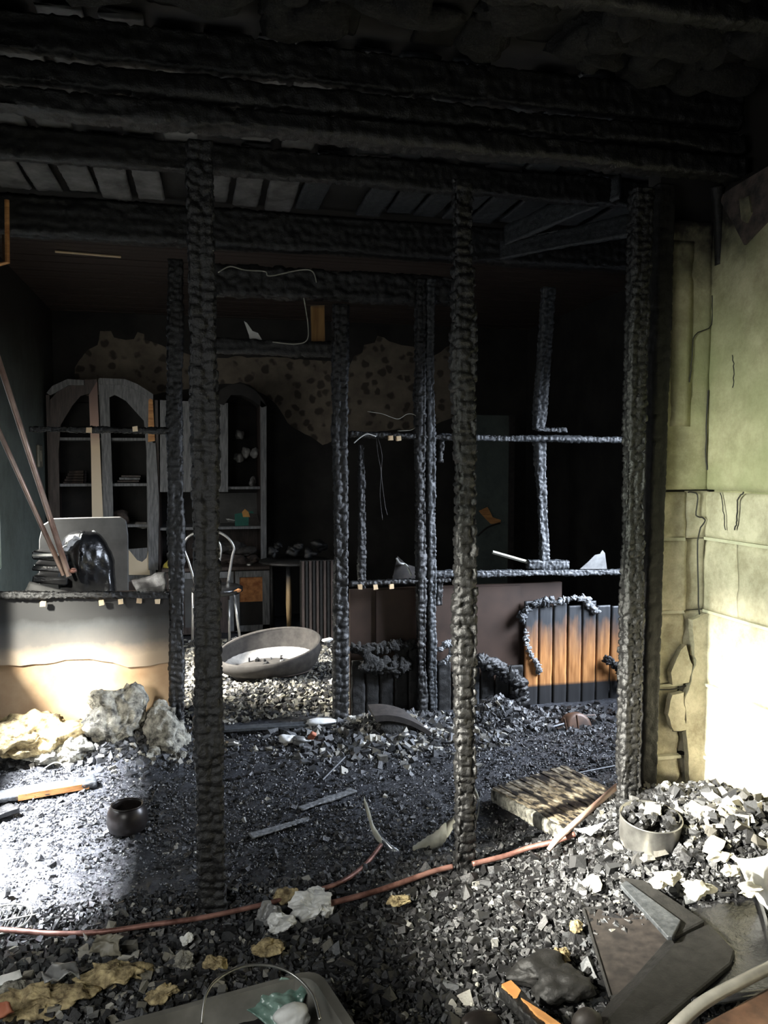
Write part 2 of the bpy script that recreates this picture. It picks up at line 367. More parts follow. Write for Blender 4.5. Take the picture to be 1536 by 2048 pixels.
def charbar(p0, p1, w, d, a=(1, 0, 0), cell=(0.045, 0.032), res=0.008, depth=0.009, wob=0.006, bend=0.0, taper=0.0, seed=None):
    """a timber turned to alligator char: w across a, d across the other side"""
    CS[0] += 1; seed = CS[0] if seed is None else seed
    p0 = np.array(p0, float); p1 = np.array(p1, float); T = p1 - p0; L = np.linalg.norm(T); T /= L
    a = np.array(a, float); a = a - T * a.dot(T); a /= np.linalg.norm(a); b = np.cross(T, a)
    per = 2 * (w + d); nu = max(12, int(per / res)); nv = max(3, int(L / res))
    s = np.arange(nu) / nu * per
    x = np.zeros(nu); y = np.zeros(nu); nx = np.zeros(nu); ny = np.zeros(nu)
    for k, sv in enumerate(s):
        if sv < w: x[k], y[k], n_ = -w / 2 + sv, -d / 2, (0, -1)
        elif sv < w + d: x[k], y[k], n_ = w / 2, -d / 2 + sv - w, (1, 0)
        elif sv < 2 * w + d: x[k], y[k], n_ = w / 2 - (sv - w - d), d / 2, (0, 1)
        else: x[k], y[k], n_ = -w / 2, d / 2 - (sv - 2 * w - d), (-1, 0)
        rr = np.array([x[k] / w, y[k] / d]) * 0.6 + np.array(n_); rr /= np.linalg.norm(rr); nx[k], ny[k] = rr
    rc = min(w, d) * 0.14                                    # round the corners
    x = np.where(np.abs(x) > w / 2 - rc, x - np.sign(x) * rc * np.clip((np.abs(y) - (d / 2 - rc)) / rc, 0, 1) * 0.45, x)
    y = np.where(np.abs(y) > d / 2 - rc, y - np.sign(y) * rc * np.clip((np.abs(x) - (w / 2 - rc)) / rc, 0, 1) * 0.45, y)
    vv = np.linspace(0, L, nv + 1)
    U, Vv = np.meshgrid(s, vv); period = max(2, round(per / cell[0]))
    F1, F2, idr = cells(U / per * period, Vv / cell[1] + 0.12 * np.sin(U / per * period * 2.2 + seed), seed, period)
    e = F2 - F1
    f1, f2, id2 = cells(U / per * period * 2.3 + 5, Vv / cell[1] * 1.15 + 3.3, seed + 77, None)
    disp = -depth * 1.0 * np.exp(-(e / 0.13) ** 2) + depth * 0.15 * (1 - F1) + depth * 0.75 * (idr - .5)
    disp = disp - depth * 0.35 * np.exp(-((f2 - f1) / 0.18) ** 2) + depth * 0.35 * (id2 - .5)
    wv = wob * sn(vv * 9, vv * 0, seed=seed + 5, octaves=3)
    disp = disp + wv[:, None] + wob * 0.6 * sn(U * 16, Vv * 14, seed=seed + 9, octaves=2)
    sc_ = 1 - taper * vv / L
    bx_ = bend * np.sin(np.pi * vv / L) + wob * sn(vv * 3, vv * 0, seed=seed + 2, octaves=2)
    P = (p0[None, None] + T[None, None] * Vv[..., None] + a * ((x * sc_[:, None] + nx * disp) + bx_[:, None])[..., None] + b * (y * sc_[:, None] + ny * disp)[..., None])
    V = P.reshape(-1, 3)
    I, J = np.meshgrid(np.arange(nv), np.arange(nu), indexing='ij'); J2 = (J + 1) % nu
    Fq = np.stack([I * nu + J, I * nu + J2, (I + 1) * nu + J2, (I + 1) * nu + J], -1).reshape(-1, 4)
    # end caps: fan of quads to two centre points
    c0 = len(V); V = np.vstack([V, P[0].mean(0)[None], P[-1].mean(0)[None]])
    j = np.arange(0, nu - 1, 2); jn = (j + 1) % nu; jn2 = (j + 2) % nu
    cap0 = np.stack([np.full_like(j, c0), jn2, jn, j], -1); cap1 = np.stack([np.full_like(j, c0 + 1), nv * nu + j, nv * nu + jn, nv * nu + jn2], -1)
    return V, np.vstack([Fq, cap0, cap1])
def char_obj(name, p0, p1, w, d, mat='char', parent=None, **k):
    V, Fq = charbar(p0, p1, w, d, **k)
    return place(name, V, Fq, mat, parent, smooth=True)
def blob(c, r, amp=0.25, f=3.0, seed=0, sub=4, mb=None):
    bm = bmesh.new(); bmesh.ops.create_icosphere(bm, subdivisions=sub, radius=1.0)
    V = np.array([v.co[:] for v in bm.verts]); Fc = np.array([[v.index for v in f_.verts] for f_ in bm.faces]); bm.free()
    dsp = 1 + amp * sn(V[:, 0], V[:, 1], V[:, 2], seed=seed, octaves=5, f=f)
    V = V * dsp[:, None] * np.array(r) + np.array(c)
    return V, Fc
def blob_obj(name, c, r, mat, parent=None, amp=0.25, f=3.0, seed=0, sub=4, smooth=True):
    V, Fc = blob(c, r, amp, f, seed, sub); return place(name, V, Fc, mat, parent, smooth)
def sheet(corners, n, m, amp, seed, f=6.0, curl=None, thick=0.003):
    """crumpled sheet through four corners with thickness"""
    c = [np.array(x, float) for x in corners]
    u, v = np.meshgrid(np.linspace(0, 1, n), np.linspace(0, 1, m))
    P = (1 - u)[..., None] * (1 - v)[..., None] * c[0] + u[..., None] * (1 - v)[..., None] * c[1] + u[..., None] * v[..., None] * c[2] + (1 - u)[..., None] * v[..., None] * c[3]
    N = np.cross(c[1] - c[0], c[3] - c[0]); N /= np.linalg.norm(N)
    h = amp * sn(u * f, v * f, seed=seed, octaves=4, f=1.6)
    if curl is not None: h = h + curl(u, v)
    P = P + N * h[..., None] + 0.3 * amp * np.stack([sn(u * f, v * f, seed=seed + k, octaves=2) for k in (1, 2, 3)], -1)
    A = P.reshape(-1, 3); B = (P - N * thick).reshape(-1, 3); k = len(A)
    I, J = np.meshgrid(np.arange(m - 1), np.arange(n - 1), indexing='ij')
    q = np.stack([I * n + J, I * n + J + 1, (I + 1) * n + J + 1, (I + 1) * n + J], -1).reshape(-1, 4)
    Fc = [q, q[:, ::-1] + k]
    bd = [(0 * n + j, 0 * n + j + 1) for j in range(n - 1)] + [(i * n + n - 1, (i + 1) * n + n - 1) for i in range(m - 1)] + [((m - 1) * n + j + 1, (m - 1) * n + j) for j in range(n - 1)] + [((i + 1) * n, i * n) for i in range(m - 1)]
    Fc.append(np.array([[a_, a_ + k, b_ + k, b_] for a_, b_ in bd]))
    return np.vstack([A, B]), np.vstack(Fc)
def sheet_obj(name, corners, mat, n=24, m=24, amp=0.02, seed=1, f=6.0, curl=None, thick=0.003, parent=None):
    V, Fc = sheet(corners, n, m, amp, seed, f, curl, thick); return place(name, V, Fc, mat, parent, True)
def ragged(pts, jit, step, seed):
    r = random.Random(seed); out = []
    for i in range(len(pts)):
        a, b_ = Vector(pts[i]), Vector(pts[(i + 1) % len(pts)]); k = max(1, int((b_ - a).length / step))
        for j in range(k):
            p = a.lerp(b_, j / k)
            if j: p = p + Vector((r.uniform(-jit, jit), 0, r.uniform(-jit, jit)))
            out.append(p)
    return out
def flake(name, pix, Y, th, mat, parent=None, jit=0.006, step=0.03, seed=1):
    """ragged layer lying on a wall that faces the room's front, its outline given at true size"""
    P = ragged([G(x, y, Y=Y) for x, y in pix], jit, step, seed)
    return MB().prism(P, (0, th, 0)).build(name, mat, parent)
def resample(pts, k=6):
    """Catmull-Rom through points"""
    pts = [Vector(p) for p in pts]; out = []
    for i in range(len(pts) - 1):
        p0, p1, p2, p3 = pts[max(i - 1, 0)], pts[i], pts[i + 1], pts[min(i + 2, len(pts) - 1)]
        for j in range(k):
            t_ = j / k
            out.append(0.5 * ((2 * p1) + (-p0 + p2) * t_ + (2 * p0 - 5 * p1 + 4 * p2 - p3) * t_ ** 2 + (-p0 + 3 * p1 - 3 * p2 + p3) * t_ ** 3))
    out.append(pts[-1]); return out

# ------------------------------------------------------------------ setting
XL, XR, YB, YF, ZC = -1.31, 2.0, 8.0, -1.6, 2.97
XR2 = 3.4                                                      # the rooms behind the pier are wider
Y1, Y2 = 2.70, 4.60                                            # the two burnt stud walls
def sst(x, a, b): 
    t_ = np.clip((x - a) / (b - a), 0, 1); return t_ * t_ * (3 - 2 * t_)
def gau(X, Y, x, y, sx, sy): return np.exp(-((X - x) / sx) ** 2 - ((Y - y) / sy) ** 2)
def H(X, Y):
    X = np.asarray(X, float); Y = np.asarray(Y, float)
    h = 0.012 * sn(X * 3, Y * 3, seed=3, octaves=4, f=1.5) + 0.008
    back = 0.25 + 0.75 * sst(Y, 1.95, 2.35)
    h = h + 0.20 * sst(X, 1.0, 1.75) * sst(Y, 3.05, 2.75) * back        # heap against the pier
    h = h + 0.07 * sst(X, 0.3, 1.4) * sst(Y, 2.95, 2.6) * back
    h = h + 0.03 * sst(Y, 2.60, 2.15)                                    # foreground heap
    h = h + 0.03 * sst(Y, 2.75, 2.5) * (0.5 + 0.5 * sn(X * 5, Y * 5, seed=8))
    h = h + 0.16 * gau(X, Y, -0.45, 4.42, 0.30, 0.22) + 0.12 * gau(X, Y, -1.0, 4.40, 0.3, 0.2)
    h = h + 0.08 * gau(X, Y, 1.04, 4.42, 0.30, 0.2) + 0.12 * gau(X, Y, 1.72, 4.45, 0.14, 0.12) + 0.02 * sst(Y, 4.15, 4.5) * sst(Y, 4.9, 4.6)
    h = h + 0.03 * sst(Y, 4.6, 5.0) * (1 + sn(X * 6, Y * 6, seed=12))
    return h
nx_, ny_ = 250, 380
gx = np.linspace(XL, XR2, nx_); gy = np.concatenate([np.linspace(YF, 1.7, 20), np.linspace(1.72, 5.2, 270), np.linspace(5.23, YB, 90)])
GX, GY = np.meshgrid(gx, gy)
GZ = H(GX, GY) + 0.006 * sn(GX * 40, GY * 40, seed=21, octaves=4)
V = np.stack([GX, GY, GZ], -1).reshape(-1, 3)
I, J = np.meshgrid(np.arange(len(gy) - 1), np.arange(nx_ - 1), indexing='ij')
Fq = np.stack([I * nx_ + J, I * nx_ + J + 1, (I + 1) * nx_ + J + 1, (I + 1) * nx_ + J], -1).reshape(-1, 4)
tag(place('floor', V, Fq, 'floor', None, True), kind='structure')

def wall_x(name, x0, x1, openings, mat, y0=YF - 0.2, y1=YB + 0.2):
    """wall running along Y with window openings (ya, yb, za, zb)"""
    mb = MB(); y = y0
    for (ya, yb, za, zb) in sorted(openings):
        mb.bx(x0, x1, y, ya, -0.05, ZC + 0.1); mb.bx(x0, x1, ya, yb, -0.05, za); mb.bx(x0, x1, ya, yb, zb, ZC + 0.1); y = yb
    mb.bx(x0, x1, y, y1, -0.05, ZC + 0.1)
    return tag(mb.build(name, mat), kind='structure')
WIN_L = [(-0.35, 1.36, 0.9, 2.1), (1.42, 1.80, 1.76, 2.17), (2.95, 3.95, 0.9, 1.64), (5.10, 5.82, 0.85, 2.15)]  # unseen openings sized to shape the beams; the first added for fill lamps
WIN_R = [(3.35, 4.25, 0.85, 2.1)]
wl = wall_x('wall_left', XL - 0.2, XL, WIN_L, 'wall_green')
wr = wall_x('wall_right', XR + 0.05, XR + 0.25, [], 'plaster', y1=2.98)
wall_x('wall_right_rear', XR2, XR2 + 0.2, WIN_R, 'soot', y0=2.88)
tag(MB().bx(XR + .05, XR2 + .2, 2.88, 2.98, -.05, ZC + .1).build('wall_return', 'soot'), kind='structure')
tag(MB().bx(XL - .2, XR2 + .2, YB, YB + .2, -.05, ZC + .1).build('wall_back', 'soot'), kind='structure')
wback = bpy.data.objects['wall_back']
tag(MB().bx(XL - .2, XR + .25, YF - .2, YF, -.05, ZC + .1).build('wall_front', 'soot'), kind='structure')
for k, (lst, xa, xb) in enumerate(((WIN_L, XL - .16, XL - .08), (WIN_R, XR2 + .06, XR2 + .14))):
    for i, (ya, yb, za, zb) in enumerate(lst):
        wn = MB(); 
        wn.bx(xa, xb, ya, ya + .06, za, zb); wn.bx(xa, xb, yb - .06, yb, za, zb); wn.bx(xa, xb, ya, yb, za, za + .06); wn.bx(xa, xb, ya, yb, zb - .06, zb)
        tag(wn.build('window_%d' % (k * 4 + i + 1), 'char_matte'), kind='structure')

# ceiling: boards over joists in front, panelling across the back room
ceil = tag(MB().bx(XL - .2, XR2 + .2, YF - .2, YB + .2, ZC + .03, ZC + .1).build('ceiling', 'soot'), kind='structure')
x = XL
while x < XR2:
    wd = 0.155 + random.uniform(-.012, .012)
    y = 1.2
    for (ya, yb) in ((1.2, 2.62), (2.78, 3.62), (3.74, 4.5)):
        if random.random() < 0.08: continue
        u0 = random.uniform(-.01, .01); zz = ZC + random.uniform(-.012, 0.004)
        V, Fq = charbar((x + wd / 2 + u0, ya + random.uniform(-.05, .05), zz), (x + wd / 2 - u0, yb + random.uniform(-.05, .05), zz + random.uniform(-.01, .01)), wd * 0.9, 0.022, cell=(0.07, 0.07), res=0.016, depth=0.003, wob=0.003)
        place('ceiling_board', V, Fq, 'ceil_lit' if (x < 0.4 and ya > 2.7 and random.random() < .95) else 'char_grey' if ya > 2.7 else 'char_matte', ceil, True)
    x += wd + 0.012
y = 4.72
while y < YB - 0.05:
    wd = 0.092
    MB().box(((XL + XR2) / 2, y + wd / 2, ZC + 0.012 + random.uniform(-.002, .002)), (XR2 - XL, wd - 0.008, 0.02), Matrix.Rotation(random.uniform(-.001, .001), 3, 'Z')).build('ceiling_board', 'ceil_board', ceil)
    y += wd
# bare yellow strip where a batten came off the panelling
a0 = G(110, 503, Z=ZC - .01); a1 = G(242, 514, Z=ZC - .01)
MB().tube([a0, a1], 0.008, 6).build('bare_batten_strip', 'raw_pale', ceil)
# soot-hung mineral wool lumps on the ceiling in front
mbw = []; off = 0; Vs = []; Fs = []
for k in range(60):
    c = (random.uniform(-0.8, 1.9), random.uniform(2.05, 2.62), ZC - random.uniform(0.0, 0.05))
    V, Fc = blob(c, (random.uniform(.05, .16), random.uniform(.05, .12), random.uniform(.03, .08)), 0.45, 3.5, k, 3)
    Vs.append(V); Fs.append(Fc + off); off += len(V)
tag(place('ceiling_wool', np.vstack(Vs), np.vstack(Fs), 'wool', ceil, True), kind='stuff')
# hanging soot shreds over the middle ceiling
# ------------------------------------------------------------------ right pier and right wall: blocks and plaster
def rough_face(x0, x1, z0, z1, yf, yb, amp, seed, res=0.012, edge=0.006):
    """block whose front (-Y) face is rough"""
    n = max(3, int((x1 - x0) / res)); m_ = max(3, int((z1 - z0) / res))
    u, v = np.meshgrid(np.linspace(x0, x1, n), np.linspace(z0, z1, m_))
    dd = np.minimum(np.minimum(u - x0, x1 - u), np.minimum(v - z0, z1 - v))
    y = yf + amp * (0.5 + 0.5 * sn(u * 22, v * 22, seed=seed, octaves=5, f=1.3)) + edge * np.exp(-dd / 0.006)
    Fp = np.stack([u, y, v], -1).reshape(-1, 3)
    I, J = np.meshgrid(np.arange(m_ - 1), np.arange(n - 1), indexing='ij')
    q = [tuple(r) for r in np.stack([I * n + J, I * n + J + 1, (I + 1) * n + J + 1, (I + 1) * n + J], -1).reshape(-1, 4)]
    bnd = [j for j in range(n)] + [i * n + n - 1 for i in range(1, m_)] + [(m_ - 1) * n + j for j in range(n - 2, -1, -1)] + [i * n for i in range(m_ - 2, 0, -1)]
    k = len(Fp); B = Fp[bnd].copy(); B[:, 1] = yb
    q += [(bnd[i], k + i, k + (i + 1) % len(bnd), bnd[(i + 1) % len(bnd)]) for i in range(len(bnd))]
    q.append(tuple(k + i for i in range(len(bnd))))
    return np.vstack([Fp, B]), q
def swap(V, side):        # turn a -Y facing block into one facing -X
    W = V.copy(); W[:, 0] = side + V[:, 1]; W[:, 1] = V[:, 0]; return W
PY = 2.86                                                      # front face of the pier
px0 = 1.765
pier = tag(MB().bx(px0 + 0.02, XR + 0.06, PY + 0.03, PY + 0.12, -0.05, ZC).build('wall_pier', 'soot'), kind='structure')
levels = [0.0, 0.355, 0.655, 0.955, 1.25, 1.445]
for k in range(5):
    V, q = rough_face(px0, XR - (0.085 if k > 1 else 0.10), levels[k] + 0.004, levels[k + 1] - 0.006, PY - 0.012, PY + 0.05, [0.05, 0.05, 0.035, 0.012, 0.03][k], 40 + k)
    place('block', V, q, 'block', pier, True)
    if k: MB().bx(px0 + .003, XR - .09, PY - 0.002, PY + .05, levels[k] - .006, levels[k] + .006, jit=0.002).build('mortar_joint', 'mortar', pier)
    V, q = rough_face(XR - (0.085 if k > 1 else 0.10) + .004, XR + 0.02, levels[k] + .002, levels[k + 1] - .002, PY + [0.02, 0.02, 0.01, 0.012, 0.0][k], PY + 0.08, 0.012, 50 + k)
    place('corner_strip', V, q, 'block', pier, True)
V, q = rough_face(px0 + 0.012, XR - 0.005, 1.45, 2.50, PY - 0.03, PY + 0.04, 0.008, 60, 0.02)
V[:, 0] += np.where(V[:, 0] < px0 + 0.1, 0.01 * np.sin(V[:, 2] * 9), 0)
place('plaster_layer', V, q, 'plaster', pier, True)
V, q = rough_face(px0 + 0.045, XR - 0.10, 1.70, 2.42, PY - 0.036, PY, 0.004, 61, 0.02)
place('plaster_layer', V, q, 'plaster', pier, True)
# vertical run of the broken edge and cracks
def crack(pixs, Y, r=0.0022, X=None, parent=pier):
    P = resample([G(a_, b_, Y=Y) if X is None else G(a_, b_, X=X) for a_, b_ in pixs], 5)
    P = [p + Vector((random.uniform(-.002, .002), 0 if X is None else random.uniform(-.002, .002), random.uniform(-.002, .002))) for p in P]
    MB().tube(P, r, 5).build('crack', 'soot', parent)
crack([(1424, 590), (1422, 650), (1390, 670), (1383, 720), (1380, 765)], PY - .034)
crack([(1416, 780), (1412, 900), (1414, 940)], PY - .03, 0.003)
crack([(1375, 984), (1395, 990), (1392, 1030), (1410, 1040), (1396, 1080), (1398, 1230)], PY - .012, 0.003)
crack([(1310, 1380), (1345, 1378), (1372, 1372)], PY - .012, 0.003)
crack([(1358, 1385), (1362, 1440), (1368, 1460), (1345, 1462)], PY - .012, 0.003)
# chips of plaster still on the lower blocks
for pts, y_ in (([(1345, 1390), (1368, 1385), (1372, 1460), (1348, 1462), (1336, 1430)], PY - .03), ([(1362, 1300), (1372, 1290), (1385, 1330), (1378, 1365), (1345, 1370), (1342, 1345)], PY - .026), ([(1385, 1240), (1418, 1226), (1426, 1290), (1412, 1420), (1410, 1590), (1380, 1600), (1376, 1500), (1370, 1400), (1392, 1330)], PY - .03)):
    flake('plaster_chip', pts, y_, 0.03, 'block', pier, 0.004, 0.02, 9)
# right wall: exposed blocks low, plaster above, soot and peeled corner at the top
for k in range(5):
    ys = 2.86 - (0.18 if k % 2 else 0.42)
    segs = [(ys, PY + 0.02)]; yy = ys
    while yy > -0.5: segs.append((yy - 0.6, yy - 0.008)); yy -= 0.6
    for (ya, yb) in segs[:4]:
        V, q = rough_face(ya, yb, levels[k] + .004, levels[k + 1] - .006, 0.0, 0.06, [0.006, 0.006, 0.008, 0.018, 0.014][k], 70 + k * 5 + int(ya * 3), 0.015)
        W = swap(V, XR - 0.004); W = W[:, :]; place('block', W, [f_[::-1] for f_ in q], 'block', wr, True)
    if k: MB().bx(XR - .008, XR + .05, 0.9, PY, levels[k] - .005, levels[k] + .007, jit=0.001).build('mortar_joint', 'mortar', wr)
V, q = rough_face(0.9, PY, 1.45, 2.62, 0.0, 0.06, 0.006, 90, 0.03)
place('plaster_layer', swap(V, XR - 0.02), [f_[::-1] for f_ in q], 'plaster', wr, True)
# peeled triangle and brown lining at the top of the right wall
P = [G(a_, b_, X=XR - .028) for a_, b_ in [(1436, 395), (1470, 372), (1540, 330), (1600, 300), (1600, 430), (1536, 440), (1488, 490), (1470, 455)]]
MB().prism(P, (0.01, 0, 0)).build('peeled_lining', 'fabric_dark', wr)
P = [G(a_, b_, X=XR - .036) for a_, b_ in [(1478, 398), (1497, 392), (1502, 425), (1492, 446), (1482, 440)]]
MB().prism(P, (0.008, 0, 0)).build('plaster_chip', 'plaster', wr)
MB().tube(resample([G(1432, 372, Y=2.78), G(1434, 400, Y=2.79), G(1438, 470, Y=2.8), G(1440, 530, Y=2.8)], 5), [0.028] * 5 + [0.02] * 11, 8).build('sooty_pipe', 'char_matte', pier, True)
for k in range(5): pass
crack([(1465, 710), (1468, 740), (1466, 775)], 0, 0.002, X=XR - .018, parent=wr)
crack([(1486, 985), (1476, 1000), (1474, 1040), (1470, 1060)], 0, 0.003, X=XR - .012, parent=wr)
crack([(1441, 985), (1448, 1030), (1450, 1060)], 0, 0.002, X=XR - .012, parent=wr)

# ------------------------------------------------------------------ first stud wall (near)
def stud(pt, pb, Y, w, d, label, mat='char', **k):
    a_ = G(*pt, Y=Y); b_ = G(*pb, Y=Y)
    z0 = float(H(b_.x, Y)) - 0.05
    if b_.z > z0 and k.pop('ground', True):
        b_ = b_ + (b_ - a_).normalized() * ((b_.z - z0) / max(0.05, (a_ - b_).normalized().z))
    o = char_obj('charred_stud', b_, a_, w, d, mat, **k); tag(o, label, 'stud'); return o
stud((400, 285), (424, 1870), Y1, 0.090, 0.055, 'nearest black charred wall stud left of centre, full height', cell=(0.05, 0.033), res=0.0065, depth=0.009, wob=0.005)
stud((925, 362), (929, 1795), Y1, 0.076, 0.060, 'thick scaly charred stud standing in front, right of centre', cell=(0.062, 0.036), res=0.0065, depth=0.012, wob=0.007)
stud((1284, 380), (1252, 1650), Y1 + 0.02, 0.078, 0.06, 'scaly charred stud in front of the dark post beside the pale pier', cell=(0.036, 0.028), res=0.0065, depth=0.009, wob=0.006)
stud((1326, 372), (1288, 1625), Y1 + 0.12, 0.075, 0.07, 'smooth dark corner post against the pale block pier', 'char_matte', cell=(0.05, 0.05), res=0.009, depth=0.004, wob=0.003)
# top plates of the near wall, and the joists above
def beam(name, label, x0, x1, Y, z, h, d, mat='char', cat='beam', cell=(0.05, 0.035), res=0.012, depth=0.008, dz=0.0, **k):
    o = char_obj(name, (x0, Y, z), (x1, Y, z + dz), d, h, mat, a=(0, 1, 0), cell=cell, res=res, depth=depth, **k)
    return tag(o, label, cat)
beam('charred_beam', 'lower charred top plate resting on the near studs', XL, XR, Y1, 2.655, 0.075, 0.09)
beam('charred_beam', 'upper charred top plate doubled over the near wall', XL, XR, Y1 + 0.01, 2.745, 0.075, 0.085)
beam('charred_beam', 'charred ceiling joist just behind the near top plate', XL, XR, Y1 + 0.02, 2.87, 0.12, 0.05)
beam('charred_beam', 'charred joist crossing the ceiling between the two stud walls', XL, XR2, 3.66, 2.88, 0.13, 0.06)
beam('charred_beam', 'charred joist crossing the ceiling nearest the camera', XL, XR, 2.12, 2.88, 0.12, 0.06)
# ------------------------------------------------------------------ second stud wall (far)
beam('charred_beam', 'thick charred top beam of the far stud wall', XL, XR2, Y2, 2.85, 0.21, 0.10, cell=(0.055, 0.05))
beam('charred_beam', 'scalloped charred lintel below the far top beam', 0.08, 1.5, Y2 + 0.02, 2.575, 0.17, 0.08, cell=(0.055, 0.07), depth=0.012)
beam('charred_beam', 'thin charred transom rail over the doorway', 0.10, 0.78, Y2 + 0.03, 2.215, 0.085, 0.06, cell=(0.04, 0.04))
stud((350, 520), (352, 1430), Y2, 0.085, 0.07, 'charred stud at the left side of the doorway', cell=(0.04, 0.035))
stud((681, 610), (680, 1462), Y2 - .02, 0.088, 0.07, 'charred stud at the right side of the doorway, grey and smooth low down', cell=(0.045, 0.045))
stud((838, 560), (842, 1420), Y2, 0.055, 0.07, 'left timber of the doubled stud in the far wall', cell=(0.04, 0.035))
stud((859, 560), (862, 1400), Y2 + .01, 0.052, 0.09, 'right timber of the doubled stud, its face shining blue-grey', 'char_grey', cell=(0.035, 0.025))
stud((879, 1145), (877, 1210), Y2 + .03, 0.045, 0.05, 'short charred block fixed low beside the doubled stud', ground=False, cell=(0.03, 0.025))
stud((882, 872), (879, 925), Y2 + .03, 0.035, 0.04, 'short charred stub hanging from the upper right rail', ground=False, cell=(0.03, 0.025))
V1, F1_ = charbar(G(1078, 860, Y=Y2 + .06), G(1098, 575, Y=Y2 + .06), 0.082, 0.06, cell=(0.035, 0.03))
tag(place('charred_stud', V1, F1_, 'char_grey', None, True), 'crooked charred stud above the upper right rail', 'stud')
V1, F1_ = charbar(G(1090, 1150, Y=Y2 + .06), G(1081, 876, Y=Y2 + .06), 0.066, 0.06, cell=(0.035, 0.03))
tag(place('charred_stud', V1, F1_, 'char_grey', None, True), 'crooked charred stud between the two right rails', 'stud')
stud((722, 890), (724, 1170), 5.0, 0.045, 0.045, 'thin dark stud seen behind the far wall next to the doorway', cell=(0.03, 0.03))
# rails
def rail(p0, p1, Y, h, label, mat='char', n_end=0, ends=(), yd=0.045):
    a_ = G(*p0, Y=Y); b_ = G(*p1, Y=Y)
    t_ = thing('charred_rail', ((a_.x + b_.x) / 2, Y, min(a_.z, b_.z) - h / 2), label, 'rail')
    V, Fq = charbar(a_, b_, yd, h, a=(0, 1, 0), cell=(0.03, 0.022), res=0.007, depth=0.007, wob=0.006)
    place('batten', V, Fq, mat, t_, True)
    for (ex, ey) in ends:
        c_ = G(ex, ey, Y=Y - yd / 2 - 0.008)
        MB().box(c_, (0.026, 0.02, 0.026), Matrix.Rotation(random.uniform(-.15, .15), 3, 'Y'), jit=0.002).build('lath_end', 'raw_pale', t_)
    return t_
rail((60, 858), (338, 862), Y2 - .01, 0.034, 'upper left charred rail crossing before the arched cabinet', ends=((178, 860), (270, 858)))
rail((700, 868), (905, 876), Y2 - .01, 0.030, 'upper charred rail between the doorway and the doubled stud', ends=((781, 876), (797, 877)))
rail((880, 874), (1246, 880), Y2 + 0.01, 0.034, 'upper right charred rail lit silvery from the side', 'char_grey')
rail((-40, 1190), (338, 1190), Y2 - .01, 0.040, 'lower left charred rail with pale lath ends on the low wall', ends=((86, 1208), (203, 1205), (241, 1203), (278, 1202), (315, 1203)))
rail((700, 1168), (900, 1160), Y2 - .01, 0.030, 'lower charred rail with small lath ends right of the doorway', ends=((720, 1174), (751, 1174), (783, 1173)))
rail((870, 1148), (1262, 1144), Y2 + .02, 0.040, 'lower right charred rail above the scorched planks', 'char_grey')
rail((1055, 1128), (1135, 1130), Y2 + .05, 0.05, 'short charred block lying on the lower right rail', 'char_grey')
rail((1072, 858), (1132, 860), Y2 + .05, 0.035, 'short silvery charred scrap on the upper right rail', 'char_grey')
# low wall at the left
lw = thing('half_wall', (-0.85, Y2 + 0.03, 0), 'low wall left of the doorway, sooty grey sheet peeled to brown board', 'wall')
xa, xb = XL, G(340, 1300, Y=Y2).x
top = 0.84
P = [Vector((xa, Y2 + .015, top)), Vector((xb, Y2 + .015, top))] + [G(a_, b_, Y=Y2 + .015) for a_, b_ in [(340, 1325), (300, 1332), (255, 1335), (225, 1325), (180, 1318), (130, 1320), (90, 1328), (40, 1332)]] + [Vector((xa, Y2 + .015, 0.50))]
MB().prism(ragged(P, 0.004, 0.05, 3), (0, 0.012, 0)).build('wall_sheet', 'sheet_upper', lw)
n = 60; mm = 24
u, v = np.meshgrid(np.linspace(xa, xb, n), np.linspace(-0.03, 0.60, mm))
yy = Y2 + 0.034 + 0.012 * sn(u * 5, v * 5, seed=31, octaves=2) - 0.012 * np.exp(-((u + 0.75) / .12) ** 2 - ((v - .42) / .1) ** 2)
V = np.stack([u, yy, v], -1).reshape(-1, 3); V2 = V.copy(); V2[:, 1] = Y2 + 0.06
I, J = np.meshgrid(np.arange(mm - 1), np.arange(n - 1), indexing='ij'); q = np.stack([I * n + J, I * n + J + 1, (I + 1) * n + J + 1, (I + 1) * n + J], -1).reshape(-1, 4)
place('inner_board', np.vstack([V, V2]), np.vstack([q, q[:, ::-1] + len(V)]), 'sheet_lower', lw, True)
MB().bx(xa, xb, Y2 + .062, Y2 + .09, -.03, top).build('backing_board', 'sheet_brown', lw)
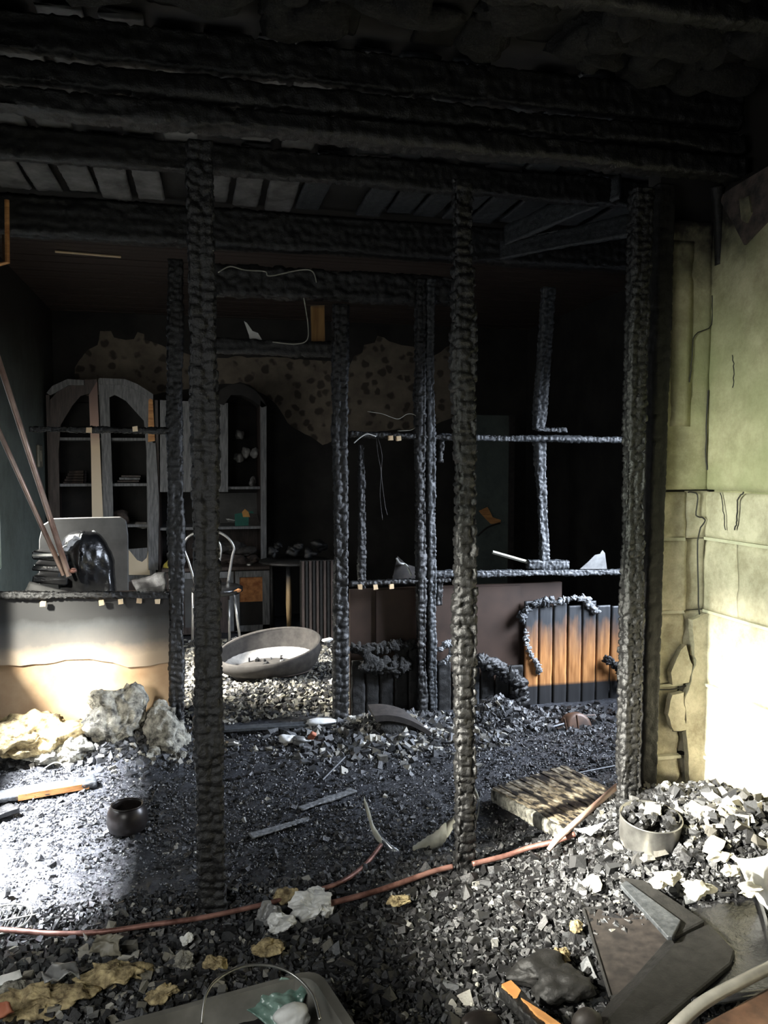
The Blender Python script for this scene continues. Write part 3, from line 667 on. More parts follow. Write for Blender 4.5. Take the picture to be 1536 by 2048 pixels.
# clad low wall at the right: sheet and upright planks
cw = thing('half_wall', (1.1, Y2 + 0.05, 0), 'low wall right of the doorway, brown sheet behind upright burnt planks', 'wall')
MB().bx(G(700, 1200, Y=Y2 + .09).x, 2.25, Y2 + .09, Y2 + .12, -.03, 0.80).build('wall_sheet', 'sheet_brown', cw)
MB().bx(G(752, 1200, Y=Y2 + .08).x, G(1040, 1200, Y=Y2 + .08).x, Y2 + .075, Y2 + .09, 0.05, 0.79).build('wall_sheet', 'sheet_brown', cw)
px = 702
while px < 1262:
    wpx = 26.5; c0 = G(px, 1400, Y=Y2 + .06); c1 = G(px + wpx, 1400, Y=Y2 + .06)
    right = px > 1038
    if right: tz = G(px, 1205 + random.uniform(-8, 12), Y=Y2 + .06).z
    elif px > 960: tz = G(px, 1340 + random.uniform(-30, 30), Y=Y2 + .06).z
    else: tz = G(px, 1312 + random.uniform(-18, 30), Y=Y2 + .06).z
    V, Fq = charbar(((c0.x + c1.x) / 2, Y2 + .055 + random.uniform(-.004, .004), -0.02), ((c0.x + c1.x) / 2, Y2 + .055, tz), (c1.x - c0.x), 0.018, cell=(0.06, 0.06 if not right else 0.3), res=0.012, depth=0.004 if not right else 0.0012, wob=0.0015)
    o = place('plank', V, Fq, 'plank_scorched_shaded' if right else 'char_grey' if random.random() < .35 else 'char_matte', cw, True)
    if right and px < 1075: o['label'] = 'plank charred grey with an orange bare band'
    px += wpx + 2.2
# melted foam crust on top of the planks
def crust(pixs, Y, r, mat, seed, parent):
    P = resample([G(a_, b_, Y=Y) for a_, b_ in pixs], 14); Vs = []; Fs = []; off = 0; r = r * 0.8
    for k, p in enumerate(P):
        V, Fc = blob(p + Vector((random.uniform(-.01, .01), random.uniform(-.01, .01), random.uniform(-.010, .010))), (r * random.uniform(.4, 1.5), r * .6, r * random.uniform(.4, 1.3)), 0.7, 4, seed + k, 3)
        Vs.append(V); Fs.append(Fc + off); off += len(V)
    return tag(place('melted_crust', np.vstack(Vs), np.vstack(Fs), mat, parent, True), kind='stuff')
crust([(1045, 1240), (1050, 1222), (1075, 1205), (1100, 1203)], Y2 + .03, 0.022, 'char_grey', 3, cw)
crust([(1112, 1206), (1130, 1198), (1165, 1196), (1180, 1210), (1192, 1222)], Y2 + .03, 0.018, 'cab_grey', 30, cw)
crust([(1050, 1262), (1055, 1290), (1066, 1315), (1075, 1330), (1078, 1345)], Y2 + .03, 0.014, 'cab_grey', 50, cw)
crust([(1215, 1320), (1228, 1330), (1240, 1345), (1243, 1370)], Y2 + .01, 0.022, 'char', 80, cw)
crust([(705, 1298), (740, 1300), (790, 1292), (820, 1290)], Y2 + .03, 0.030, 'wool', 100, cw)
crust([(740, 1330), (775, 1335), (815, 1330)], Y2 + .02, 0.05, 'wool', 130, cw)
crust([(880, 1300), (892, 1288), (905, 1292), (900, 1315), (885, 1325)], Y2 + .02, 0.02, 'cab_grey', 160, cw)
crust([(960, 1320), (985, 1330), (1010, 1345), (1040, 1370), (1035, 1420)], Y2 + .0, 0.045, 'char', 190, cw)
# stuff on the ledge
pr = MB().tube([G(985, 1104, Y=Y2 + .1), G(1062, 1126, Y=Y2 + .06)], 0.012, 6).build('wood_stick', 'strip'); tag(pr, 'thin pale stick leaning on the lower right rail', 'stick')
P = [G(a_, b_, Y=Y2 + .02) for a_, b_ in [(1160, 1138), (1175, 1125), (1190, 1110), (1200, 1108), (1205, 1100), (1210, 1106), (1213, 1130), (1214, 1138)]]
tag(MB().prism(P, (0, 0.006, 0)).build('glass_shard', 'plastic_grey'), 'pale broken shard standing on the lower right rail', 'shard')
P = [G(a_, b_, Y=Y2 + .14) for a_, b_ in [(785, 1158), (795, 1112), (812, 1128), (850, 1140), (880, 1142), (892, 1150), (890, 1158)]]
tag(MB().prism(P, (0, 0.01, 0)).build('broken_board', 'dark_board'), 'dark broken board standing behind the doubled stud', 'board')
tag(MB().tube(resample([G(793, 1116, Y=Y2 + .13), G(800, 1126, Y=Y2 + .12), G(812, 1130, Y=Y2 + .12), G(822, 1150, Y=Y2)], 4), 0.007, 5).build('cable_scrap', 'white'), 'pale bent scrap lying on the rail left of the doubled stud', 'scrap')
# wires on the far wall
def wire(name, pix, Y, r, mat, label, cat='wire'):
    P = resample([G(a_, b_, Y=Y) for a_, b_ in pix], 6)
    return tag(MB().tube(P, r, 6).build(name, mat, None, True), label, cat)
wire('loose_wire', [(735, 823), (765, 828), (795, 838), (815, 828), (832, 832), (834, 850), (822, 860), (795, 862)], Y2 - .02, 0.0022, 'strip', 'thin pale wire looping above the middle rail')
wire('loose_wire', [(708, 886), (722, 874), (735, 868), (752, 873)], Y2 - .05, 0.0035, 'white', 'short white wire curling over the rail by the doorway')
wire('loose_wire', [(752, 873), (756, 910), (762, 945), (760, 990), (765, 1040)], Y2 - .02, 0.0018, 'dark_board', 'left of two thin wires hanging below the middle rail')
wire('loose_wire', [(756, 876), (764, 910), (763, 950), (770, 1010), (775, 1030)], Y2 - .03, 0.0016, 'dark_board', 'right of two thin wires hanging below the middle rail')
wire('loose_wire', [(436, 545), (460, 533), (490, 540), (530, 543), (540, 552), (600, 540), (625, 543), (633, 565)], Y2 - .04, 0.004, 'strip', 'pale scorched cable sagging under the far top beam')
wire('loose_wire', [(603, 570), (610, 610), (616, 650), (614, 680), (590, 688), (545, 684)], Y2 + .0, 0.0035, 'strip', 'cable drooping inside the transom opening')
P = [G(a_, b_, Y=Y2 + .05) for a_, b_ in [(488, 642), (494, 646), (505, 662), (516, 666), (528, 686), (500, 685), (498, 670)]]
tag(MB().prism(P, (0, 0.006, 0)).build('glass_shard', 'white'), 'jagged pale glass shard standing in the transom opening', 'shard')
P = [G(a_, b_, Y=Y2 + .06) for a_, b_ in [(622, 612), (649, 610), (650, 687), (624, 688)]]
tag(MB().prism(P, (0, 0.03, 0)).build('wood_block', scorched('scorched_block', 2.2, 2.45, (0.20, 0.10, 0.03), (0.38, 0.22, 0.08), 0.04, 0.05)), 'short unburnt brown board at the right of the transom opening', 'board')
# frame at the upper left edge
fr = thing('wooden_frame', G(5, 530, Y=4.3), 'orange-brown wooden frame end hanging at the upper left edge', 'frame')
MB().tube([G(14, 400, Y=4.3), G(15, 525, Y=4.3), G(-30, 535, Y=4.3)], 0.012, 6).build('frame_bar', 'raw_wood', fr)
MB().tube([G(-30, 405, Y=4.3), G(-20, 470, Y=4.3), G(6, 470, Y=4.3), G(8, 525, Y=4.3)], 0.006, 6).build('inner_bar', 'rusty', fr)
# diagonal fallen battens under the middle ceiling, right
for k, (a_, b_, lab) in enumerate((((1010, 470), (1240, 372), 'grey charred batten hanging aslant under the right ceiling'), ((1000, 500), (1260, 452), 'lower charred batten hanging aslant under the right ceiling'))):
    V, Fq = charbar(G(*a_, Y=4.3), G(*b_, Y=3.6 + .3 * k), 0.12, 0.02, a=(0, 0.3, 1), cell=(.05, .05), res=0.012, depth=0.004)
    tag(place('fallen_batten', V, Fq, 'char_grey', None, True), lab, 'batten')
# shreds hanging under the ceiling boards of the middle bay
for k, (pxx, pyy) in enumerate(((212, 345), (208, 352), (60, 400))):
    pass

# ------------------------------------------------------------------ back wall surfaces
Yw = YB - 0.006
def wflake(pix, mat, Y=Yw, seed=1, jit=0.012, name='wallpaper_piece', th=0.004): return flake(name, pix, Y, th, mat, wback, jit, 0.06, seed)
wflake([(150, 735), (175, 700), (195, 690), (200, 662), (222, 662), (228, 675), (252, 680), (268, 678), (275, 664), (288, 668), (290, 680), (322, 690), (335, 696), (400, 716), (440, 716), (470, 712), (520, 715), (600, 718), (665, 722), (668, 880), (645, 890), (620, 872), (596, 860), (575, 845), (560, 820), (530, 790), (500, 770), (480, 764), (440, 768), (300, 790), (150, 790)], 'wallpaper', seed=3)
wflake([(690, 742), (700, 730), (708, 712), (725, 705), (728, 690), (750, 685), (755, 672), (768, 675), (790, 686), (830, 694), (850, 720), (905, 690), (915, 720), (915, 830), (870, 850), (820, 858), (760, 862), (700, 866), (690, 850)], 'wallpaper', seed=4)
wflake([(1135, 587), (1254, 590), (1250, 604), (1238, 606), (1230, 600), (1215, 606), (1208, 598), (1195, 608), (1188, 614), (1175, 605), (1160, 598), (1145, 594)], 'plaster', seed=5, jit=0.004, name='plaster_chip')
wflake([(1178, 660), (1200, 650), (1222, 656), (1242, 642), (1240, 655), (1215, 668), (1180, 676)], 'dark_board', seed=6, jit=0.004, name='plaster_chip')
# dark door leaf standing open in the back right
dr = thing('interior_door', G(985, 1130, Y=6.6), 'sooty grey-green door leaf in the dark behind the right rails', 'door')
x0, x1 = G(948, 900, Y=6.6).x, G(1028, 900, Y=6.6).x; z0, z1 = 0.02, G(980, 830, Y=6.6).z
MB().bx(x0, x1, 6.6, 6.64, z0, z1).build('door_leaf', 'wall_green', dr, bevel=0.004)
MB().bx(x1 - .05, x1, 6.585, 6.6, z0, z1).build('door_stile', 'dark_board', dr)
o = flake('bare_patch', [(958, 1022), (975, 1014), (985, 1034), (1002, 1040), (1000, 1048), (982, 1048), (970, 1036)], 6.59, 0.008, 'raw_wood', dr, 0.003, 0.03, 5); o['label'] = 'orange bare wood patch'
MB().tube(resample([G(955, 1072, Y=6.4), G(975, 1055, Y=6.4), G(1000, 1046, Y=6.4)], 4), 0.008, 6).build('hanging_trim', 'dark_board', dr)
# light switch on the left wall
sw = thing('light_switch', G(76, 935, X=XL), 'smoked beige switch box on the grey-green left wall', 'switch')
c = G(76, 912, X=XL); MB().box(c + Vector((0.012, 0, 0)), (0.024, 0.16, 0.19)).build('switch_plate', 'beige', sw, bevel=0.01)
MB().box(c + Vector((0.028, 0, 0)), (0.008, 0.05, 0.09)).build('rocker', 'beige', sw)

# ------------------------------------------------------------------ wall unit against the back wall
YU = 7.45
wu = thing('wall_unit', (G(310, 1000, Y=YU).x, YU, 0.03), 'smoked wall cabinet with arched glass doors and open shelves', 'cabinet')
def xz(a_, b_, Y=YU): return G(a_, b_, Y=Y)
def plate(name, pix, Y, th, mat, parent=wu, bevel=0):
    return MB().prism([G(a_, b_, Y=Y) for a_, b_ in pix], (0, th, 0)).build(name, mat, parent, bevel=bevel)
xs = lambda p: G(p, 1000, Y=YU).x
zs = lambda p, at=300: G(at, p, Y=YU).z
yb = YB - 0.03
MB().bx(xs(97), xs(533), yb - .015, yb, 0.05, zs(800)).build('back_panel', 'cab_black', wu)
MB().bx(xs(97), xs(104), YU, yb, 0.05, zs(790, 100)).build('side_panel', 'cab_dark', wu)
MB().bx(xs(313), xs(319), YU, yb, 0.05, zs(800)).build('side_panel', 'cab_dark', wu)
for a_, b_, zz in ((104, 313, 878), (104, 313, 970), (104, 313, 1053), (456, 522, 976), (319, 526, 1057)):
    at = (a_ + b_) / 2
    MB().bx(xs(a_), xs(b_), YU + .03, yb, zs(zz, at) - .012, zs(zz, at) + .012).build('shelf', 'cab_grey', wu)
# the two arched doors
def arch_door(label, outer, inner, mat):
    d = MB(); P = [xz(*p) for p in outer]; Q = [xz(*p) for p in inner]; n = len(P)
    V = []
    for off in (0, -0.022):
        V += [p + Vector((0, off, 0)) for p in P] + [q_ + Vector((0, off, 0)) for q_ in Q]
    Fc = []
    for i in range(n):
        j = (i + 1) % n
        Fc += [(i, j, n + j, n + i), (2 * n + i, 3 * n + i, 3 * n + j, 2 * n + j), (i, 2 * n + i, 2 * n + j, j), (n + i, n + j, 3 * n + j, 3 * n + i)]
    d.add(V, Fc); o = d.build('cabinet_door', mat, wu); o['label'] = label; return o
outerL = [(101, 1150), (101, 900), (101, 800), (130, 768), (165, 760), (194, 759), (200, 900), (207, 1150)]
innerL = [(122, 1120), (118, 900), (122, 850), (145, 812), (162, 792), (178, 788), (182, 900), (186, 1100)]
dL = arch_door('left arched door with stile painted as lit', outerL, innerL, 'cab_dark')
outerR = [(208, 1150), (204, 900), (197, 759), (240, 762), (262, 766), (304, 796), (306, 900), (312, 1150)]
innerR = [(228, 1100), (222, 900), (219, 795), (230, 790), (252, 802), (288, 842), (293, 900), (295, 1095)]
dR = arch_door('right arched door with ash-grey stiles', outerR, innerR, 'cab_grey')
plate('lit_stile', [(178, 790), (194, 762), (200, 900), (206, 1032), (207, 1140), (186, 1140), (184, 1032), (182, 900)], YU - .03, 0.008, 'stile_lit', dL)
plate('ridged_stile', [(205, 860), (221, 860), (226, 1000), (228, 1140), (209, 1140)], YU - .032, 0.01, 'cab_grey', dR)
o = plate('bare_strip', [(297, 800), (305, 792), (310, 882), (296, 884)], YU - .03, 0.008, 'raw_wood', dR); o['label'] = 'orange bare wood strip'
plate('ridged_stile', [(294, 886), (311, 886), (318, 1000), (316, 1140), (297, 1140)], YU - .034, 0.012, 'cab_grey', dR)
plate('lower_arch', [(252, 1150), (252, 1094), (262, 1105), (274, 1120), (284, 1124), (293, 1116), (297, 1100), (300, 1150)], YU - .026, 0.012, 'stile_lit', dR)
# arched crown strips
for pts in ([(93, 786), (104, 772), (135, 758), (168, 760), (168, 770), (138, 770), (118, 781), (100, 790)], [(198, 756), (250, 758), (275, 768), (306, 788), (306, 800), (272, 780), (248, 770), (198, 768)]):
    plate('crown_strip', pts, YU - .05, 0.05, 'cab_grey')
MB().bx(xs(102), xs(316), YU - .01, yb, zs(1162) , zs(1150)).build('shelf', 'cab_grey', wu)
MB().bx(xs(100), xs(316), YU - .01, YU + .02, 0.05, zs(1162)).build('lower_front', 'cab_dark', wu)
# middle door and right open section
plate('flat_door', [(320, 800), (456, 806), (456, 984), (320, 984)], YU - .01, 0.02, 'cab_grey')
plate('side_stile', [(521, 800), (533, 812), (533, 1132), (522, 1132)], YU - .02, 0.06, 'cab_grey')
MB().bx(xs(521), xs(528), YU, yb, 0.05, zs(800, 520)).build('side_panel', 'cab_dark', wu)
plate('arched_top', [(430, 806), (440, 780), (462, 768), (486, 768), (510, 780), (527, 800), (533, 812), (524, 815), (505, 800), (484, 790), (462, 790), (448, 810)], YU - .02, 0.3, 'cab_black')
MB().bx(xs(370), xs(522), yb - .03, yb - .016, zs(1130, 450), zs(1060, 450)).build('alcove_panel', 'cab_dark', wu)
MB().bx(xs(430), xs(522), yb - .03, yb - .016, zs(1054, 450), zs(990, 450)).build('alcove_panel', 'grey_paint', wu)
# base cabinet in front
YBs = 7.2
xb_ = lambda p: G(p, 1100, Y=YBs).x; zb_ = lambda p: G(450, p, Y=YBs).z
MB().bx(xb_(322), xb_(541), YBs - .01, yb, zb_(1142), zb_(1134)).build('counter_slab', 'cab_dark', wu, bevel=0.006)
MB().bx(xb_(322), xb_(538), YBs, yb, 0.05, zb_(1143)).build('base_body', 'cab_dark', wu)
bd = MB()
for (a_, b_, c_, d_) in ((470, 538, 1143, 1155), (470, 478, 1155, 1262), (524, 538, 1155, 1262), (470, 538, 1252, 1264), (345, 466, 1143, 1155), (458, 466, 1155, 1262), (345, 352, 1155, 1262)):
    bd.bx(xb_(a_), xb_(b_), YBs - .02, YBs + .01, zb_(d_), zb_(c_))
bd.build('door_frame', 'cab_grey', wu)
MB().bx(xb_(478), xb_(524), YBs - .008, YBs + .004, zb_(1205), zb_(1156)).build('burl_panel', scorched('burl_panel_scorched', -1, 0.42, (0.34, 0.13, 0.04), (0.62, 0.30, 0.12), 0.03, 0.06) if False else 'burl', wu)
MB().bx(xb_(478), xb_(524), YBs - .006, YBs + .004, zb_(1252), zb_(1206)).build('charred_panel', 'cab_black', wu)
MB().bx(xb_(368), xb_(385), YBs - .006, YBs + .004, zb_(1252), zb_(1156)).build('side_panel', 'grey_paint', wu)
# things on the shelves
def onshelf(name, pix_c, size, Y, mat, label, cat, group=None, rot=0):
    c_ = G(*pix_c, Y=Y)
    return tag(MB().box(c_ + Vector((0, 0, size[2] / 2)), size, Matrix.Rotation(rot, 3, 'Z'), jit=0.002).build(name, mat, None, bevel=0.002), label, cat, group)
for k in range(5):
    o = onshelf('book', (150 + 1.5 * k, 968 - 5.5 * k), (0.17 - .012 * k, 0.2, 0.022), YU + .25, 'fabric_dark', 'smoked flat book, %s of the pile in the left arched cabinet' % ['lowest', 'second lowest', 'middle', 'second highest', 'topmost'][k], 'book', 'book pile in the arched cabinet')
for k in range(4):
    onshelf('book', (255 + 3 * k, 969 - 5 * k), (0.20 - .01 * k, 0.2, 0.018), YU + .22, 'cab_dark' if k % 2 else 'cab_grey', 'thin sooty book, %s in the flat stack behind the right arched door' % ['lowest', 'second', 'third', 'topmost'][k], 'book', 'flat stack in the right arched door')
V, Fc = blob(G(240, 1034, Y=YU + .2), (0.09, 0.08, 0.06), 0.4, 3, 5, 3); tag(place('burnt_cloth', V, Fc, 'fabric_dark', None, True), 'dark crumpled cloth on the lowest shelf of the right arched cabinet', 'cloth')
V, Fc = blob(G(282, 1050, Y=YU + .12), (0.06, 0.06, 0.03), 0.4, 3, 6, 3); tag(place('paper_scrap', V, Fc, 'fabric_pale', None, True), 'pale scrap on the shelf edge beside the right cabinet stile', 'paper')
bk = thing('picture_card', G(500, 1048, Y=YU + .1), 'dark green card with an orange print standing on the open shelf', 'card')
plate('card_face', [(470, 1052), (469, 1028), (505, 1022), (520, 1050)], YU + .1, 0.012, 'green_card', bk)
plate('print', [(486, 1034), (484, 1024), (490, 1018), (497, 1024), (500, 1034)], YU + .094, 0.006, 'orange_print', bk)
plate('scorched_corner', [(497, 1052), (498, 1026), (514, 1028), (521, 1052)], YU + .096, 0.008, 'dark_board', bk)
tag(sheet_obj('paper_scrap', [G(452, 1037, Y=YU + .05), G(470, 1040, Y=YU + .05), G(472, 1044, Y=YU + .15), G(456, 1043, Y=YU + .15)], 'white', 8, 8, 0.004, 3), 'white folded paper beside the green card', 'paper')
for k, (a_, b_, s_) in enumerate(((405, 1105, .09), (425, 1095, .07), (447, 1092, .10), (470, 1096, .10), (492, 1102, .09), (440, 1118, .11), (475, 1120, .10), (505, 1120, .07))):
    V, Fc = blob(G(a_, b_, Y=YBs + .28), (s_, s_ * .9, s_ * .55), 0.45, 3.2, 200 + k, 4)
    lab = ['leftmost dark rag behind the metal chair back', 'small dark rag between the chair rods', 'rounded brown rag right of the chair rods', 'brown folded rag at the top of the pile in the alcove', 'brown rag nearest the right side of the alcove', 'lower black rag on the counter behind the chair', 'lower wrinkled black rag in the middle of the counter', 'small black rag at the right counter end'][k]
    tag(place('rag', V, Fc, 'fabric_dark' if k > 4 or k < 2 else 'fabric', None, True), lab, 'rag', 'burnt rags piled on the counter')
V, Fc = blob(G(500, 1130, Y=YBs + .08), (.035, .03, .025), 0.2, 3, 7, 3); tag(place('glass_lump', V, Fc, 'steel', None, True), 'small shiny lump on the counter edge', 'lump')
V, Fc = blob(G(334, 1138, Y=7.3) + Vector((0.02,0,-.02)), (.05, .05, .09), 0.2, 3, 8, 3); tag(place('yellow_bottle', V, Fc, 'yellow', None, True), 'yellow bottle half hidden by the left doorway stud', 'bottle')
for k, (a_, b_) in enumerate(((480, 870), (492, 905), (510, 905), (476, 915), (505, 965))):
    V, Fc = blob(G(a_, b_, Y=YU + .2), (.04, .04, .05), 0.5, 3, 300 + k, 3)
    tag(place('melted_glassware', V, Fc, 'plastic_grey', None, True), ['topmost smoky lump in the open right cabinet', 'pale pointed lump at the middle of the open cabinet', 'pale lump by the right side of the open cabinet', 'left low lump in the open cabinet', 'silvery lump on the open cabinet shelf'][k], 'glassware', 'melted glassware in the open cabinet')
    
# round table with burnt lumps and ribbed screen
YT = 6.95
tc0 = G(590, 1122, Y=YT); rt = thing('round_table', (tc0.x, YT, 0.03), 'black round table at the right of the wall unit', 'table')
MB().lathe((tc0.x, YT, tc0.z - .012), [(0.30, 0), (0.315, 0.008), (0.31, 0.022), (0.0, 0.023)], 40).build('tabletop', 'char', rt, True)
lx = G(575, 1200, Y=YT).x; MB().tube([(lx, YT - .1, tc0.z - .01), (lx, YT - .1, 0.35), (lx, YT - .1, 0.12)], [0.022, 0.026, 0.018], 10).build('table_leg', scorched('smoked_table_leg', 0.14, 0.45, (0.30, 0.20, 0.10), (0.45, 0.33, 0.18), 0.15, 0.05), rt, True)
MB().tube([(lx + .22, YT + .1, tc0.z - .01), (lx + .22, YT + .1, 0.05)], 0.02, 8).build('table_leg', 'char', rt, True)
MB().tube([(lx - .12, YT + .15, tc0.z - .01), (lx - .12, YT + .15, 0.05)], 0.02, 8).build('table_leg', 'char', rt, True)
for k, (a_, b_, s_) in enumerate(((548, 1104, .045), (556, 1090, .035), (585, 1100, .05), (598, 1092, .04), (620, 1106, .05), (640, 1090, .06))):
    V, Fc = blob(G(a_, b_, Y=YT), (s_, s_, s_ * .9), 0.6, 3, 400 + k, 3)
    tag(place('burnt_lump', V, Fc, 'char', None, True), ['low burnt lump at the left rim of the round table', 'small upright burnt lump near the left rim of the round table', 'shiny burnt lump at the centre of the round table', 'burnt lump leaning on the shiny one on the round table', 'flat burnt lump right of centre on the round table', 'tall burnt lump at the right of the round table'][k], 'lump', 'burnt lumps on the round table')
rs = thing('ribbed_screen', G(635, 1262, Y=6.6), 'dark ribbed panel standing right of the round table leg', 'screen')
for k in range(9):
    xx = G(607 + k * 7.2, 1200, Y=6.6).x
    MB().bx(xx - .011, xx + .009, 6.6, 6.62, 0.05, G(640, 1122, Y=6.6).z).build('rib', 'cab_dark' if k % 2 == 0 else 'char_matte', rs)
MB().bx(G(600, 1200, Y=6.64).x, G(672, 1200, Y=6.64).x, 6.62, 6.64, 0.05, G(640, 1120, Y=6.64).z).build('backing', 'char_matte', rs)
tag(MB().box(G(597, 1173, Y=6.65), (0.035, .02, .014)).build('wood_chip', 'raw_pale'), 'tiny pale wood chip beside the ribbed panel', 'chip') if False else None

# metal bentwood style chair
YCh = 6.45
ch = thing('cafe_chair', G(430, 1280, Y=YCh), 'metal tube chair with looped back in front of the counter', 'chair')
hoop = resample([G(a_, b_, Y=YCh + .15) for a_, b_ in [(392, 1172), (378, 1125), (368, 1095), (375, 1075), (400, 1063), (430, 1062), (455, 1075), (468, 1095), (464, 1115), (456, 1165)]], 6)
MB().tube(hoop, 0.011, 8).build('back_hoop', 'chrome', ch, True)
MB().tube(resample([G(a_, b_, Y=YCh + .15) for a_, b_ in [(437, 1165), (439, 1125), (442, 1100), (436, 1082), (420, 1078), (404, 1090), (402, 1130), (404, 1168)]], 6), 0.009, 8).build('inner_hoop', 'chrome', ch, True)
sc_ = G(435, 1182, Y=YCh); MB().lathe((sc_.x, YCh, sc_.z), [(0.17, -.02), (0.20, 0), (0.20, 0.03), (0.17, 0.045), (0, 0.05)], 30).build('seat', 'black_plastic', ch, True)
for (a_, b_, yy) in (((468, 1190), (480, 1278), YCh - .12), ((458, 1200), (459, 1283), YCh + .12), ((386, 1175), (385, 1280), YCh + .1), ((400, 1190), (396, 1290), YCh - .14)):
    MB().tube([G(*a_, Y=yy), G(*b_, Y=yy)], 0.010, 8).build('leg', 'chrome', ch, True)
# melted seat pad edge with unburnt orange foam
o = blob_obj('seat_pad', G(466, 1180, Y=YCh - .1), (.06, .05, .022), 'burl', ch, 0.35, 3, 11, 3); o['label'] = 'scorched orange pad edge'

# pet bed in the doorway
bc = G(548, 1385, Y=5.55); bed = thing('pet_bed', (bc.x, 5.60, bc.z), 'oval padded pet bed with a low front and quilted lining, seen through the doorway', 'pet bed')
zf = float(H(bc.x, 5.55)); cx, cy = bc.x - .02, 5.68
def bed_ring(z_fn, r_fn, n=64):
    return [(cx + 0.375 * r_fn(th) * math.cos(th), cy + 0.27 * r_fn(th) * math.sin(th), z_fn(th)) for th in np.linspace(0, 2 * np.pi, n, endpoint=False)]
hi = lambda th: zf + 0.19 + 0.065 * math.sin(th) + 0.05 * math.cos(th)  # back and right side higher
pleat = lambda th, k=34, a_=0.012: 1 + a_ * math.sin(th * k)
def rings(name, rr, mat, parent, close_bottom=False):
    V = [p for r_ in rr for p in r_]; n = len(rr[0]); Fc = []
    for i in range(len(rr) - 1):
        for j in range(n): Fc.append((i * n + j, i * n + (j + 1) % n, (i + 1) * n + (j + 1) % n, (i + 1) * n + j))
    Fc.append(tuple(range(n))[::-1])
    if close_bottom: Fc.append(tuple((len(rr) - 1) * n + j for j in range(n)))
    return place(name, np.array(V), Fc, mat, parent, True)
outer = [bed_ring(lambda th: zf - .01, lambda th: .66), bed_ring(lambda th: zf + .03, lambda th: .78), bed_ring(lambda th: zf + .4 * (hi(th) - zf), lambda th: .92), bed_ring(lambda th: zf + .8 * (hi(th) - zf), lambda th: 1.0), bed_ring(lambda th: hi(th) + .012, lambda th: 1.0), bed_ring(lambda th: hi(th) + .022, lambda th: .965), bed_ring(lambda th: hi(th) + .01, lambda th: .93)]
rings('outer_shell', outer, 'fabric', bed)
inner = [bed_ring(lambda th: zf + .04, lambda th: .60), bed_ring(lambda th: zf + .05, lambda th: .72), bed_ring(lambda th: zf + .45 * (hi(th) - zf), lambda th: .84 * pleat(th)), bed_ring(lambda th: zf + .55 * (hi(th) - zf), lambda th: .86 * pleat(th))]
rings('quilted_lining', inner, 'fabric_pale', bed)
inner2 = [bed_ring(lambda th: zf + .54 * (hi(th) - zf), lambda th: .87), bed_ring(lambda th: zf + .8 * (hi(th) - zf), lambda th: .91 * pleat(th, 50, .008)), bed_ring(lambda th: hi(th) + .015, lambda th: .94)]
V = [p for r_ in inner2 for p in r_]; Fc = [(i * 64 + j, i * 64 + (j + 1) % 64, (i + 1) * 64 + (j + 1) % 64, (i + 1) * 64 + j) for i in range(2) for j in range(64)]
place('upper_lining', np.array(V), Fc, 'fabric', bed, True)
blob_obj('cushion', (cx, cy, zf + .065), (0.25, 0.18, 0.03), 'fabric', bed, 0.15, 3, 5, 4)
MB().tube(bed_ring(lambda th: zf + .035, lambda th: .80) , 0.005, 5).build('piping', 'fabric_dark', bed, True)
# char bits in the bed
Vs = MB()
for k in range(12):
    th = random.uniform(0, 6.28); r_ = random.random() ** .5
    Vs.box((cx + .22 * r_ * math.cos(th), cy + .15 * r_ * math.sin(th), zf + .10), [random.uniform(.01, .03) for _ in range(3)], Euler([random.uniform(0, 3) for _ in range(3)]).to_matrix(), .003)
tag(Vs.build('fallen_char', 'chunk_black', bed), kind='stuff')

# things behind the left low wall: cabinet board, melted black heap, pipes
gb = thing('upright_board', G(185, 1190, Y=5.3), 'grey rounded board standing behind the melted black heap', 'board')
P = [G(a_, b_, Y=5.3) for a_, b_ in [(78, 1410), (78, 1080), (85, 1050), (106, 1037), (180, 1035), (240, 1034), (252, 1042), (256, 1070), (258, 1410)]]
MB().prism(P, (0, .04, 0)).build('board', 'grey_paint', gb, bevel=0.004)
mh = thing('melted_appliance', G(150, 1190, Y=5.05), 'melted black plastic appliance slumped behind the low left wall', 'appliance')
V, Fc = blob((0, 0, 0), (1, 1, 1), 0.12, 2.2, 77, 5)
s_ = G(175, 1140, Y=5.05); V = V / np.maximum(1e-6, (np.abs(V) ** 3).sum(1) ** (1 / 3))[:, None]   # boxy
V = V * np.array([0.16, 0.12, 0.24]); V[:, 0] += 0.15 * (-(V[:, 2])) * (V[:, 0] > 0); V[:, 0] += 0.012 * sn(V[:, 2] * 30, V[:, 0] * 14, seed=5); V[:, 1] += 0.03 * sn(V[:, 0] * 22, V[:, 2] * 9, seed=6)
place('slumped_housing', V + np.array([s_.x, 5.05, s_.z]), Fc, 'black_plastic', mh, True)
V, Fc = sheet([G(122, 1098, Y=4.9), G(150, 1072, Y=4.9), G(190, 1062, Y=5.05), G(160, 1100, Y=5.0)], 20, 16, 0.02, 9, 8, None, .006)
place('glazed_flap', V, Fc, 'film', mh, True)
MB().bx(s_.x - .15, s_.x + .15, 4.96, 5.16, 0.03, s_.z - .2).build('lower_body', 'black_plastic', mh)
for k in range(3):
    c_ = G(95, 1112 + 24 * k, Y=4.92)
    MB().box(c_ + Vector((0.02, .05, 0)), (0.19, 0.18, 0.045), Matrix.Rotation(0.12, 3, 'Y'), .006).build('melted_layer', 'black_plastic', mh, bevel=0.008)
MB().bx(G(66, 1150, Y=4.85).x, G(118, 1150, Y=4.85).x, 4.84, 4.86, G(90, 1110, Y=4.85).z - .006, G(90, 1110, Y=4.85).z + .006).build('bright_edge', 'film', mh)
